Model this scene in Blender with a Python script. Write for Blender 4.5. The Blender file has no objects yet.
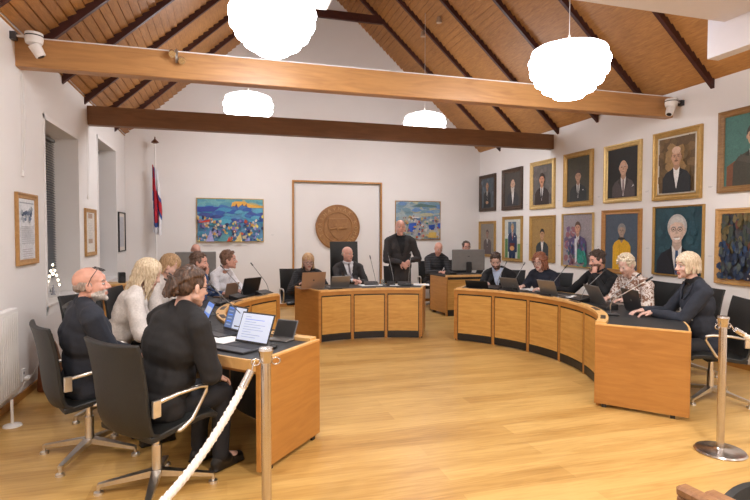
import bpy, math, random
from math import sin, cos, pi, radians as rad, sqrt, atan2
from mathutils import Vector as V, Matrix as MX, noise as NZ
from mathutils.bvhtree import BVHTree
random.seed(7)
S = bpy.context.scene
COL = S.collection

# ------------------------------------------------------------ camera, world, exposure
F_PX = 519.0
cam_d = bpy.data.cameras.new('camera'); cam = bpy.data.objects.new('camera', cam_d); COL.objects.link(cam)
yw, pt, rl = rad(16.11), rad(-1.908), rad(0.078)
Fw = V((sin(yw)*cos(pt), cos(yw)*cos(pt), sin(pt))); Rt = V((cos(yw), -sin(yw), 0)); Up = Rt.cross(Fw)
rr = Rt*cos(rl)+Up*sin(rl); uu = -Rt*sin(rl)+Up*cos(rl)
m = MX((rr, uu, -Fw)).transposed().to_4x4(); m.translation = V((0, 0, 1.6)); cam.matrix_world = m
cam_d.sensor_width = 36; cam_d.lens = F_PX/750*36; cam_d.clip_start = .05
S.camera = cam
W = bpy.data.worlds.new('world'); S.world = W; W.use_nodes = True
W.node_tree.nodes['Background'].inputs[0].default_value = (.95, .93, 1, 1)
W.node_tree.nodes['Background'].inputs[1].default_value = 0.30
S.view_settings.view_transform = 'Standard'; S.view_settings.look = 'None'; S.view_settings.gamma = 1
S.view_settings.use_curve_mapping = False; S.view_settings.exposure = 0.14
PEND_E = 28.0         # emission of the pendant glass
FILL_W = 34.0         # watts of each fill light added below the gallery

# ------------------------------------------------------------ materials
def new_mat(name):
    m = bpy.data.materials.new(name); m.use_nodes = True
    nt = m.node_tree; return m, nt, nt.nodes['Principled BSDF']
def N(nt, t, **k):
    n = nt.nodes.new(t)
    for a, b in k.items(): setattr(n, a, b)
    return n
def setc(n, i, v): n.inputs[i].default_value = v
def coords(nt, scale=(1, 1, 1), rot=(0, 0, 0), obj=True):
    tc = N(nt, 'ShaderNodeTexCoord'); mp = N(nt, 'ShaderNodeMapping')
    mp.inputs['Scale'].default_value = scale; mp.inputs['Rotation'].default_value = rot
    nt.links.new(tc.outputs['Object' if obj else 'Generated'], mp.inputs[0]); return mp.outputs[0]
def ramp(nt, fac, stops):
    r = N(nt, 'ShaderNodeValToRGB'); cr = r.color_ramp
    while len(cr.elements) < len(stops): cr.elements.new(.5)
    for e, (p, c) in zip(cr.elements, stops): e.position = p; e.color = (*c[:3], 1)
    nt.links.new(fac, r.inputs[0]); return r.outputs[0]
def bump(nt, b, h, strength=.2, dist=.01):
    n = N(nt, 'ShaderNodeBump'); n.inputs['Strength'].default_value = strength; n.inputs['Distance'].default_value = dist
    nt.links.new(h, n.inputs['Height']); nt.links.new(n.outputs[0], b.inputs['Normal'])
def noise_n(nt, vec, scale=5, detail=3, dist=0):
    n = N(nt, 'ShaderNodeTexNoise'); n.inputs['Scale'].default_value = scale; n.inputs['Detail'].default_value = detail
    n.inputs['Distortion'].default_value = dist; nt.links.new(vec, n.inputs['Vector']); return n.outputs['Fac']
MC = {}
def M(name, col, rough=.5, metal=0, var=.08, nscale=12, bmp=0.0, emit=0, stretch=(1, 1, 1), spec=None, sheen=0):
    if name in MC: return MC[name]
    m, nt, b = new_mat(name)
    v = coords(nt, stretch); f = noise_n(nt, v, nscale, 4)
    c0 = tuple(max(0, c*(1-var)) for c in col); c1 = tuple(min(1, c*(1+var)) for c in col)
    nt.links.new(ramp(nt, f, [(.3, c0), (.7, c1)]), b.inputs['Base Color'])
    b.inputs['Roughness'].default_value = rough; b.inputs['Metallic'].default_value = metal
    if spec is not None: b.inputs['Specular IOR Level'].default_value = spec
    if sheen: b.inputs['Sheen Weight'].default_value = sheen
    if bmp: bump(nt, b, f, bmp, .01)
    if emit:
        b.inputs['Emission Color'].default_value = (*col, 1); b.inputs['Emission Strength'].default_value = emit
    MC[name] = m; return m
def wood(name, c0, c1, rough=.4, scale=3, stretch=(1, 12, 12), bmp=.05, c2=None):
    if name in MC: return MC[name]
    m, nt, b = new_mat(name)
    v = coords(nt, stretch); f = noise_n(nt, v, scale, 6, 1.2)
    v2 = coords(nt, (1, 1, 1)); f2 = noise_n(nt, v2, 1.3, 2)
    mix = N(nt, 'ShaderNodeMath', operation='ADD'); mul = N(nt, 'ShaderNodeMath', operation='MULTIPLY')
    mul.inputs[1].default_value = .5; nt.links.new(f2, mul.inputs[0]); nt.links.new(f, mix.inputs[0]); nt.links.new(mul.outputs[0], mix.inputs[1])
    nt.links.new(ramp(nt, mix.outputs[0], [(.45, c0), (1.0, c1)]), b.inputs['Base Color'])
    b.inputs['Roughness'].default_value = rough; bump(nt, b, f, bmp, .004)
    MC[name] = m; return m
WALL = M('wall_paint', (.81, .785, .765), .75, var=.015, nscale=2, bmp=.02)
WHITE = M('white_paint', (.82, .80, .78), .5, var=.01)
BEECH = wood('beech_veneer', (.37, .155, .033), (.49, .23, .055), .38, 2.2, (1.2, 1.2, 9))
BEECHH = wood('beech_panel', (.50, .25, .055), (.66, .375, .105), .38, 2.2, (1.5, 1.5, 11), .04)
EDGEW = wood('beech_edge', (.62, .34, .11), (.80, .50, .20), .4, 3, (3, 3, 3))
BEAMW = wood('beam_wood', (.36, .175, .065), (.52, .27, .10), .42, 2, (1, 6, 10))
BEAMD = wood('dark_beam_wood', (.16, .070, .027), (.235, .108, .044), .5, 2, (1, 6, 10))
CEILW = wood('ceiling_board_wood', (.27, .112, .030), (.48, .225, .062), .5, 5, (9, 1.0, 9), .08)
RAFT = M('rafter_stain', (.055, .014, .010), .5, var=.2)
BLACK = M('black_lacquer', (.012, .012, .013), .45, var=.1)
LINO = M('black_linoleum', (.022, .024, .026), .5, var=.15, nscale=30)
LEATH = M('black_leather', (.010, .011, .011), .5, var=.2, nscale=60, bmp=.08)
LEATHG = M('worn_black_leather', (.022, .024, .023), .45, var=.2, nscale=60, bmp=.08)
ALU = M('brushed_aluminium', (.72, .70, .67), .3, 1, var=.05, nscale=40)
CHROME = M('satin_steel', (.58, .55, .53), .22, 1, var=.05)
GOLD = M('gilt_frame', (.46, .28, .085), .38, .45, var=.12, nscale=25, bmp=.1)
GOLDL = M('pale_gilt_frame', (.62, .44, .18), .38, .45, var=.12, nscale=25, bmp=.1)
FRW = wood('frame_wood', (.34, .17, .05), (.50, .28, .10), .4, 4, (4, 4, 4))
FRD = M('dark_frame_wood', (.06, .032, .018), .4, var=.3)
PLAST = M('black_plastic', (.014, .014, .015), .35, var=.1)
GREYP = M('grey_plastic', (.10, .10, .105), .4, var=.1)
PAPER = M('paper', (.85, .85, .84), .7, var=.02)
ROPE = M('white_rope', (.78, .75, .72), .8, var=.08, nscale=80, bmp=.2)
BAGL = M('brown_leather', (.16, .05, .018), .45, var=.3, bmp=.15)

def floor_mat():
    m, nt, b = new_mat('oak_plank_floor')
    tc = N(nt, 'ShaderNodeTexCoord')
    br = N(nt, 'ShaderNodeTexBrick'); br.offset = .37; br.squash = 1
    for k, v in (('Scale', 1), ('Brick Width', 2.2), ('Row Height', .19), ('Mortar Size', .0012), ('Bias', 0)): br.inputs[k].default_value = v
    br.inputs['Color1'].default_value = (.25, .25, .25, 1); br.inputs['Color2'].default_value = (.62, .62, .62, 1); br.inputs['Mortar'].default_value = (.3, .3, .3, 1)
    nt.links.new(tc.outputs['Object'], br.inputs['Vector'])
    v = coords(nt, (.8, 9, 1)); f = noise_n(nt, v, 2.2, 6, 1.6)
    v2 = coords(nt, (.5, 2.2, 1)); f2 = noise_n(nt, v2, 1.5, 2)
    a = N(nt, 'ShaderNodeMath', operation='ADD'); nt.links.new(br.outputs['Color'], a.inputs[0]); nt.links.new(f, a.inputs[1])
    a2 = N(nt, 'ShaderNodeMath', operation='ADD'); nt.links.new(a.outputs[0], a2.inputs[0]); nt.links.new(f2, a2.inputs[1])
    s = N(nt, 'ShaderNodeMath', operation='MULTIPLY'); s.inputs[1].default_value = .5; nt.links.new(a2.outputs[0], s.inputs[0])
    nt.links.new(ramp(nt, s.outputs[0], [(.42, (.28, .145, .036)), (.60, (.46, .26, .073)), (.85, (.62, .395, .135))]), b.inputs['Base Color'])
    b.inputs['Roughness'].default_value = .33; b.inputs['Specular IOR Level'].default_value = .35
    bump(nt, b, br.outputs['Fac'], .15, .002)
    return m
FLOOR = floor_mat()
def paint_mat():
    m, nt, b = new_mat('oil_paint')
    at = N(nt, 'ShaderNodeAttribute'); at.attribute_name = 'Col'
    v = coords(nt, (1, 1, 1)); f = noise_n(nt, v, 28, 4, 1.5)
    mx = N(nt, 'ShaderNodeMixRGB', blend_type='MULTIPLY'); mx.inputs[0].default_value = 1
    nt.links.new(at.outputs['Color'], mx.inputs[1]); nt.links.new(ramp(nt, f, [(.3, (.80, .80, .80)), (.7, (1.15, 1.13, 1.12))]), mx.inputs[2])
    nt.links.new(mx.outputs[0], b.inputs['Base Color']); b.inputs['Roughness'].default_value = .6
    bump(nt, b, f, .2, .003); return m
PAINT = paint_mat()
def pattern_mat():
    m, nt, b = new_mat('brown_white_print')
    v = coords(nt, (1, 1, 1)); f = noise_n(nt, v, 13, 2, 2.2)
    r = ramp(nt, f, [(.0, (.13, .06, .035)), (.47, (.20, .10, .06)), (.50, (.62, .55, .50)), (.62, (.66, .60, .56)), (.66, (.24, .13, .09))])
    nt.links.new(r, b.inputs['Base Color']); b.inputs['Roughness'].default_value = .8; return m
PRINT = pattern_mat()
def stripe_mat(name, c0, c1, scale):
    m, nt, b = new_mat(name)
    w = N(nt, 'ShaderNodeTexWave', wave_type='BANDS', bands_direction='Z'); w.inputs['Scale'].default_value = scale; w.inputs['Distortion'].default_value = .6
    nt.links.new(coords(nt), w.inputs['Vector']); nt.links.new(ramp(nt, w.outputs['Fac'], [(.6, c0), (.8, c1)]), b.inputs['Base Color'])
    b.inputs['Roughness'].default_value = .8; bump(nt, b, w.outputs['Fac'], .6, .01); return m
def hair_mat(name, c0, c1):
    if name in MC: return MC[name]
    m, nt, b = new_mat(name); v = coords(nt, (14, 14, 3)); f = noise_n(nt, v, 7, 4, .6)
    nt.links.new(ramp(nt, f, [(.35, c0), (.65, c1)]), b.inputs['Base Color']); b.inputs['Roughness'].default_value = .5
    bump(nt, b, f, .5, .006); MC[name] = m; return m
def skin(name, c):
    if name in MC: return MC[name]
    m = M(name, c, .5, var=.10, nscale=18, bmp=.02)
    b = m.node_tree.nodes['Principled BSDF']; b.inputs['Subsurface Weight'].default_value = .08; b.inputs['Subsurface Radius'].default_value = (.02, .008, .004)
    return m

# ------------------------------------------------------------ geometry helper
class G:
    def __init__(s): s.v = []; s.f = []; s.m = []; s.c = []
    def add(s, vs, fs, m=0, col=None):
        o = len(s.v); s.v += [tuple(x) for x in vs]
        for f in fs: s.f.append([o+i for i in f]); s.m.append(m); s.c.append(col)
        return s
    def box(s, lo, hi, m=0, mat=None):
        x0, y0, z0 = lo; x1, y1, z1 = hi
        vs = [V(p) for p in ((x0, y0, z0), (x1, y0, z0), (x1, y1, z0), (x0, y1, z0), (x0, y0, z1), (x1, y0, z1), (x1, y1, z1), (x0, y1, z1))]
        if mat: vs = [mat @ p for p in vs]
        return s.add(vs, [(0, 3, 2, 1), (4, 5, 6, 7), (0, 1, 5, 4), (1, 2, 6, 5), (2, 3, 7, 6), (3, 0, 4, 7)], m)
    def rbox(s, lo, hi, r=.01, m=0, mat=None):          # box with chamfered edges
        bx = bmesh_box(lo, hi, r)
        vs = [mat @ V(p) for p in bx[0]] if mat else bx[0]
        return s.add(vs, bx[1], m)
    def prism(s, poly, z0, z1, m=0, mat=None, col=None):
        n = len(poly); vs = [V((p[0], p[1], z0)) for p in poly]+[V((p[0], p[1], z1)) for p in poly]
        if mat: vs = [mat @ p for p in vs]
        return s.add(vs, [tuple(range(n))[::-1], tuple(range(n, 2*n))]+[(i, (i+1) % n, n+(i+1) % n, n+i) for i in range(n)], m, col)
    def cyl(s, a, b, r0, r1=None, n=16, m=0, cap=True):
        r1 = r0 if r1 is None else r1; a = V(a); b = V(b); d = (b-a).normalized()
        x = d.orthogonal().normalized(); y = d.cross(x)
        vs = [a+(x*cos(2*pi*i/n)+y*sin(2*pi*i/n))*r0 for i in range(n)]+[b+(x*cos(2*pi*i/n)+y*sin(2*pi*i/n))*r1 for i in range(n)]
        fs = [(i, (i+1) % n, n+(i+1) % n, n+i) for i in range(n)]
        if cap: fs += [tuple(range(n))[::-1], tuple(range(n, 2*n))]
        return s.add(vs, fs, m)
    def tube(s, pts, r, n=8, m=0, closed=False, flat=1.0, rs=None):
        pts = [V(p) for p in pts]; k = len(pts); vs = []; fs = []
        prev = None
        for i, p in enumerate(pts):
            if closed: t = (pts[(i+1) % k]-pts[i-1]).normalized()
            else: t = (pts[min(i+1, k-1)]-pts[max(i-1, 0)]).normalized()
            if prev is None: x = t.orthogonal().normalized()
            else: x = (prev-t*prev.dot(t)).normalized()
            prev = x; y = t.cross(x); q = rs[i] if rs else r
            vs += [p+(x*cos(2*pi*j/n)+y*sin(2*pi*j/n)*flat)*q for j in range(n)]
        R = k if closed else k-1
        for i in range(R):
            for j in range(n):
                a = i*n; b = ((i+1) % k)*n; fs.append((a+j, a+(j+1) % n, b+(j+1) % n, b+j))
        if not closed: fs += [tuple(range(n))[::-1], tuple(range((k-1)*n, k*n))]
        return s.add(vs, fs, m)
    def lathe(s, prof, c=(0, 0, 0), n=24, m=0):
        vs = []; fs = []
        for r, z in prof: vs += [(c[0]+r*cos(2*pi*j/n), c[1]+r*sin(2*pi*j/n), c[2]+z) for j in range(n)]
        for i in range(len(prof)-1):
            for j in range(n): fs.append((i*n+j, i*n+(j+1) % n, (i+1)*n+(j+1) % n, (i+1)*n+j))
        fs += [tuple(range(n))[::-1], tuple(range((len(prof)-1)*n, len(prof)*n))]
        return s.add(vs, fs, m)
    def ell(s, c, r, mat=None, nu=16, nv=10, m=0):
        vs = []; fs = []; c = V(c)
        for i in range(1, nv):
            t = pi*i/nv
            for j in range(nu):
                p = V((r[0]*sin(t)*cos(2*pi*j/nu), r[1]*sin(t)*sin(2*pi*j/nu), r[2]*cos(t)))
                vs.append(c+(mat @ p if mat else p))
        a = V((0, 0, r[2])); vs += [c+(mat @ a if mat else a), c-(mat @ a if mat else a)]
        for i in range(nv-2):
            for j in range(nu): fs.append((i*nu+j, (i+1)*nu+j, (i+1)*nu+(j+1) % nu, i*nu+(j+1) % nu))
        T = (nv-1)*nu
        for j in range(nu): fs.append((T, j, (j+1) % nu)); fs.append((T+1, (nv-2)*nu+(j+1) % nu, (nv-2)*nu+j))
        return s.add(vs, fs, m)
    def cap(s, a, ra, b, rb, n=12, m=0):                # tapered capsule
        a = V(a); b = V(b); d = b-a
        if d.length < 1e-5: return s.ell(a, (ra, ra, ra), nu=n, nv=8, m=m)
        d.normalize(); x = d.orthogonal().normalized(); y = d.cross(x); rings = []
        for k in (-75, -45, -15): rings.append((a+d*ra*sin(rad(k)), ra*cos(rad(k))))
        for k in (15, 45, 75): rings.append((b+d*rb*sin(rad(k)), rb*cos(rad(k))))
        vs = []; fs = []
        for p, r in rings: vs += [p+(x*cos(2*pi*j/n)+y*sin(2*pi*j/n))*r for j in range(n)]
        for i in range(len(rings)-1):
            for j in range(n): fs.append((i*n+j, i*n+(j+1) % n, (i+1)*n+(j+1) % n, (i+1)*n+j))
        fs += [tuple(range(n))[::-1], tuple(range(5*n, 6*n))]
        return s.add(vs, fs, m)
    def arc(s, r0, r1, z0, z1, a0, a1, n=6, m=0, c=(0, 0)):   # annular block, degrees
        P = lambda r, a: (c[0]+r*cos(rad(a)), c[1]+r*sin(rad(a)))
        A = [a0+(a1-a0)*i/n for i in range(n+1)]
        vs = []
        for a in A:
            p = P(r0, a); q = P(r1, a); vs += [(*p, z0), (*q, z0), (*q, z1), (*p, z1)]
        fs = []
        for i in range(n):
            k = i*4
            for j in range(4): fs.append((k+j, k+(j+1) % 4, k+4+(j+1) % 4, k+4+j))
        fs += [(3, 2, 1, 0), tuple(n*4+j for j in range(4))]
        return s.add(vs, fs, m)
    def mesh(s, name, mats):
        me = bpy.data.meshes.new(name); me.from_pydata(s.v, [], s.f)
        for x in (mats if isinstance(mats, (list, tuple)) else [mats]): me.materials.append(x)
        me.polygons.foreach_set('material_index', s.m)
        if any(c is not None for c in s.c):
            ca = me.color_attributes.new('Col', 'FLOAT_COLOR', 'CORNER'); k = 0
            for p, c in zip(me.polygons, s.c):
                cc = (*(c or (1, 1, 1)), 1)
                for li in p.loop_indices: ca.data[li].color = cc
        me.update(); return me
    def obj(s, name, mats, parent=None, loc=None, rz=0, smooth=False, bevel=0, fix=True):
        me = s.mesh(name, mats)
        if fix:
            import bmesh
            bm = bmesh.new(); bm.from_mesh(me); bmesh.ops.recalc_face_normals(bm, faces=bm.faces[:]); bm.to_mesh(me); bm.free()
        if smooth:
            me.polygons.foreach_set('use_smooth', [True]*len(me.polygons))
            if smooth != True: me.set_sharp_from_angle(angle=rad(smooth))
        o = bpy.data.objects.new(name, me); COL.objects.link(o)
        if parent: o.parent = parent
        if loc is not None: o.location = loc
        o.rotation_euler.z = rz
        if bevel:
            b = o.modifiers.new('bevel', 'BEVEL'); b.width = bevel; b.segments = 2; b.limit_method = 'ANGLE'
        return o
def bmesh_box(lo, hi, r):
    x0, y0, z0 = lo; x1, y1, z1 = hi; r = min(r, (x1-x0)/2.01, (y1-y0)/2.01, (z1-z0)/2.01)
    P = []; idx = {}
    for sx in (0, 1):
        for sy in (0, 1):
            for sz in (0, 1):
                for k in range(3):
                    p = [x1 if sx else x0, y1 if sy else y0, z1 if sz else z0]
                    for j in range(3):
                        if j != k: p[j] += (-r if (sx, sy, sz)[j] else r)
                    idx[(sx, sy, sz, k)] = len(P); P.append(tuple(p))
    Fs = []
    for k in range(3):
        a, b = [(1, 2), (0, 2), (0, 1)][k]
        for s in (0, 1):
            q = []
            for (u, w) in ((0, 0), (1, 0), (1, 1), (0, 1)):
                c = [0, 0, 0]; c[k] = s; c[a] = u; c[b] = w; q.append(idx[(*c, k)])
            Fs.append(q)
    for k in range(3):
        a, b = [(1, 2), (0, 2), (0, 1)][k]
        for u in (0, 1):
            for w in (0, 1):
                c0 = [0, 0, 0]; c1 = [0, 0, 0]; c1[k] = 1; c0[a] = c1[a] = u; c0[b] = c1[b] = w
                Fs.append([idx[(*c0, a)], idx[(*c1, a)], idx[(*c1, b)], idx[(*c0, b)]])
    for sx in (0, 1):
        for sy in (0, 1):
            for sz in (0, 1): Fs.append([idx[(sx, sy, sz, k)] for k in range(3)])
    return P, Fs
def tag(o, label=None, cat=None, group=None, kind=None):
    if label: o['label'] = label
    if cat: o['category'] = cat
    if group: o['group'] = group
    if kind: o['kind'] = kind
    return o
def thing(name, label, cat, loc=(0, 0, 0), rz=0, group=None):
    o = bpy.data.objects.new(name, None); COL.objects.link(o); o.location = loc; o.rotation_euler.z = rz
    o.empty_display_size = .1
    return tag(o, label, cat, group)
def struct(o): o['kind'] = 'structure'; return o
def dup(o, loc=None, rz=None, label=None, group=None, parent=None):
    c = o.copy(); COL.objects.link(c)
    if parent: c.parent = parent; c.matrix_parent_inverse = o.matrix_parent_inverse
    if loc is not None: c.location = loc
    if rz is not None: c.rotation_euler.z = rz
    if label: c['label'] = label
    if group: c['group'] = group
    for ch in list(o.children): dup(ch, parent=c)
    return c
CX, CY = 1.98, 5.52
def ring(a, r): return (CX+r*cos(rad(a)), CY+r*sin(rad(a)))

# ------------------------------------------------------------ room shell
XL, XR, YB, YF, ZE, ZR = -1.89, 5.855, 11.25, -1.2, 3.49, 7.0
SL = (ZR-ZE)/(CX-XL)
o = G().box((XL-.4, YF-.1, -.12), (XR+.15, YB+.15, 0)).obj('floor', FLOOR); struct(o)
o = G().box((XR, YF, 0), (XR+.15, YB+.1, ZE+.12)).obj('wall_right', WALL); struct(o)
# left wall with two deep window openings
g = G(); WO = [(6.50, 7.83, .78, 2.84), (8.98, 10.34, .78, 3.06)]
ys = [YF, 6.50, 7.83, 8.98, 10.34, YB+.1]
for i in (0, 2, 4): g.box((XL-.42, ys[i], 0), (XL, ys[i+1], ZE+.12))
for y0, y1, z0, z1 in WO:
    g.box((XL-.42, y0, 0), (XL, y1, z0)); g.box((XL-.42, y0, z1), (XL, y1, ZE+.12))
struct(g.obj('wall_left', WALL))
# back wall with gable and the shallow niche behind the chair of the meeting
nx0, nx1, nz = 1.43, 3.37, 2.69
g = G()
def zr(x): return ZR-abs(x-CX)*SL+.1
def xz(g, poly, y0, y1, m=0):
    n = len(poly); vs = [(x, y0, z) for x, z in poly]+[(x, y1, z) for x, z in poly]
    g.add(vs, [tuple(range(n)), tuple(range(n, 2*n))[::-1]]+[(i, (i+1) % n, n+(i+1) % n, n+i) for i in range(n)], m); return g
xz(g, [(XL, 0), (nx0, 0), (nx0, zr(nx0)), (XL, zr(XL))], YB, YB+.2)
xz(g, [(nx1, 0), (XR, 0), (XR, zr(XR)), (nx1, zr(nx1))], YB, YB+.2)
xz(g, [(nx0, nz), (nx1, nz), (nx1, zr(nx1)), (CX, zr(CX)), (nx0, zr(nx0))], YB, YB+.2)
g.box((nx0, YB+.06, 0), (nx1, YB+.2, nz))
struct(g.obj('wall_back', WALL))
struct(G().box((XL-.4, YF-.1, 0), (XR+.15, YF, 7.2)).obj('wall_front', WALL))
g = G()
for (a, b, c, d) in ((nx0-.04, nx0, 0, nz+.04), (nx1, nx1+.04, 0, nz+.04), (nx0, nx1, nz, nz+.04)): g.box((a, YB-.025, c), (b, YB+.06, d))
struct(g.obj('trim_1', BEECH, bevel=.004))
# lapped board ceiling: one sawtooth sheet per slope
def slope(name, sgn):
    g = G(); L = (CX-XL)/cos(math.atan(SL)); n = int(L/.11); e = .11
    dx, dz = cos(math.atan(SL)), sin(math.atan(SL)); nx_, nz_ = -dz, dx      # along the slope and inward-down normal for the left slope
    prof = []
    for i in range(n+2):
        s0 = i*e; s1 = (i+1)*e
        lo_, hi_ = (0.024, 0.0) if sgn < 0 else (0.0, 0.024)
        for s_, t in ((s0, lo_), (s1-(.016 if sgn < 0 else .006), hi_), (s1-(.016 if sgn < 0 else .006), .05), (s1-.002, .05)):
            t2 = t
            prof.append((XL-.05+s_*dx-nx_*0+t2*nx_*1.0, ZE-.05*SL+s_*dz+t2*nz_*1.0))
    prof = [(x, z) for x, z in prof if x <= CX+.02]
    if sgn > 0: prof = [(2*CX-x, z) for x, z in prof]
    k = len(prof); y0, y1 = YF, YB+.05
    g.v = [(x, y0, z) for x, z in prof]+[(x, y1, z) for x, z in prof]+[(x, y0, z+.15) for x, z in prof]+[(x, y1, z+.15) for x, z in prof]
    for i in range(k-1):
        g.f.append([i, i+1, k+i+1, k+i]); g.m.append(0); g.c.append(None)
        g.f.append([2*k+i, 3*k+i, 3*k+i+1, 2*k+i+1]); g.m.append(0); g.c.append(None)
    o = g.obj(name, CEILW, fix=False); struct(o); return o
slope('ceiling_left', -1); slope('ceiling_right', 1)
# rafters
k = 0
for i in range(11):
    y = 10.32-i*1.042
    if y < 0: break
    for sg in (-1, 1):
        g = G(); L = (CX-XL)/cos(math.atan(SL)); ang = math.atan(SL)
        base = MX.Translation((CX+sg*(CX-XL), y, ZE)) @ MX.Rotation(ang if sg < 0 else -ang, 4, 'Y').inverted()
        # local x runs up the slope
        if sg < 0: g.box((-.1, -.026, -.062), (L, .026, .02), mat=base)
        else: g.box((-L, -.026, -.062), (.1, .026, .02), mat=base)
        o = g.obj('trim_rafter_%s_%d' % ('left' if sg < 0 else 'right', i+1), RAFT); struct(o)
g = G().box((.72, 10.29, 5.86), (3.24, 10.35, 6.02)); struct(g.obj('trim_collar_tie', RAFT))
# tie beams
def beam(name, y, z0, z1, mt):
    g = G().rbox((XL-.02, y, z0), (XR+.02, y+.14, z1), .006); o = g.obj(name, mt); struct(o); return o
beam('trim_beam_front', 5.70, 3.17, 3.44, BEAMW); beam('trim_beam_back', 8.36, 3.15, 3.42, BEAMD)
o = tag(G().box((XL+.01, 5.71, 3.441), (XR-.02, 5.80, 3.453)).obj('cable_tray', M('tray_white', (.8, .8, .8), .3, var=.01)), 'thin pale metal cable tray lying along the front ceiling beam', 'cable tray')
# baseboards
struct(G().box((XR-.015, 3.2, 0), (XR, YB, .07)).obj('baseboard_right', BEECH))
struct(G().box((XL, 3.2, 0), (XL+.015, YB, .07)).obj('baseboard_left', BEECH))
struct(G().box((XL, YB-.015, 0), (nx0-.04, YB, .07)).obj('baseboard_back', BEECH))
struct(G().box((nx1+.04, YB-.015, 0), (XR, YB, .07)).obj('baseboard_niche', BEECH))
# windows: frame, dark glass and venetian blind, sill board
GLASSN = M('night_glass', (.02, .025, .035), .08, var=.01)
for i, (y0, y1, z0, z1) in enumerate(WO):
    w = struct(G().box((XL-.40, y0, z0), (XL-.385, y1, z1)).obj('window_%d' % (i+1), GLASSN))
    g = G()
    for a, b, c, d in ((y0, y0+.06, z0, z1), (y1-.06, y1, z0, z1), (y0, y1, z0, z0+.06), (y0, y1, z1-.06, z1), ((y0+y1)/2-.03, (y0+y1)/2+.03, z0, z1)):
        g.box((XL-.385, a, c), (XL-.345, b, d))
    g.obj('window_frame', WHITE, w)
    g = G(); z = z0+.25
    while z < z1-.08:
        g.box((XL-.315, y0+.02, z), (XL-.265, y1-.02, z+.004), mat=MX.Translation((XL-.29, 0, z)) @ MX.Rotation(rad(35), 4, 'Y') @ MX.Translation((-XL+.29, 0, -z))); z += .032
    g.box((XL-.32, y0+.02, z1-.06), (XL-.26, y1-.02, z1-.02))
    g.obj('venetian_blind', M('blind_grey', (.20, .21, .22), .45), w)
    g = G().rbox((XL-.34, y0+.002, z0-.0), (XL+.03, y1-.002, z0+.03), .006); g.obj('window_sill', WHITE, w)
# casing around first opening and side frames
for i, (y0, y1, z0, z1) in enumerate(WO):
    g = G(); e = .008
    for a, b, c, d in ((y0-.05, y0, z0-.06, z1+.05), (y1, y1+.05, z0-.06, z1+.05), (y0-.05, y1+.05, z1, z1+.05), (y0-.05, y1+.05, z0-.10, z0)):
        g.box((XL, a, c), (XL+e, b, d))
    struct(g.obj('trim_%d' % (i+2), WHITE, bevel=.002))

# gallery floor over the camera, its beam stub and added unseen fill lights
GALW = M('gallery_paint', (.60, .58, .62), .6, var=.01)
struct(G().box((XL, YF, 3.2), (XR, 3.10, 3.42)).obj('ceiling_gallery', GALW))
struct(G().box((3.65, 1.4, 2.965), (3.76, 3.24, 3.36)).obj('trim_gallery_beam', GALW))
t = thing('spotlight', 'small steel spotlight below the white gallery beam at top right', 'light', (3.70, 2.75, 2.965))
G().cyl((0, 0, 0), (0, 0, -.03), .012).obj('stem', ALU, t); G().cyl((0, 0, -.025), (.0, .05, -.06), .022, .028).obj('lamp_head', CHROME, t, smooth=40)
EMD = M('fill_light_glass', (1, .9, .78), .5, emit=14, var=0)
d0 = None
for i, (x, y) in enumerate(((-.9, 1.9), (1.0, 1.9), (2.9, 1.9), (4.8, 1.9), (-.9, .2), (1.9, .2), (4.6, .2))):  # lamps added out of view to brighten the space below the gallery
    t = thing('fill_light', 'round fill light added unseen in the white gallery ceiling, ' + ('front' if y > 1 else 'rear') + ' row, ' + ['leftmost', 'second from left', 'third from left', 'rightmost', 'leftmost', 'middle', 'rightmost'][i], 'light', (x, y, 3.2), group='added fill lights under the gallery')
    G().lathe([(.075, 0), (.095, 0), (.095, -.008), (.07, -.008)], n=24).obj('trim_ring', WHITE, t)
    G().cyl((0, 0, -.004), (0, 0, -.001), .07).obj('lens', EMD, t)
    ld = bpy.data.lights.new('fill_light_lamp', 'AREA'); ld.shape = 'DISK'; ld.size = .14; ld.energy = FILL_W; ld.color = (1, .92, .86)
    lo = bpy.data.objects.new('fill_light_lamp', ld); COL.objects.link(lo); lo.location = (0, 0, -.02); lo.parent = t

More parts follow.
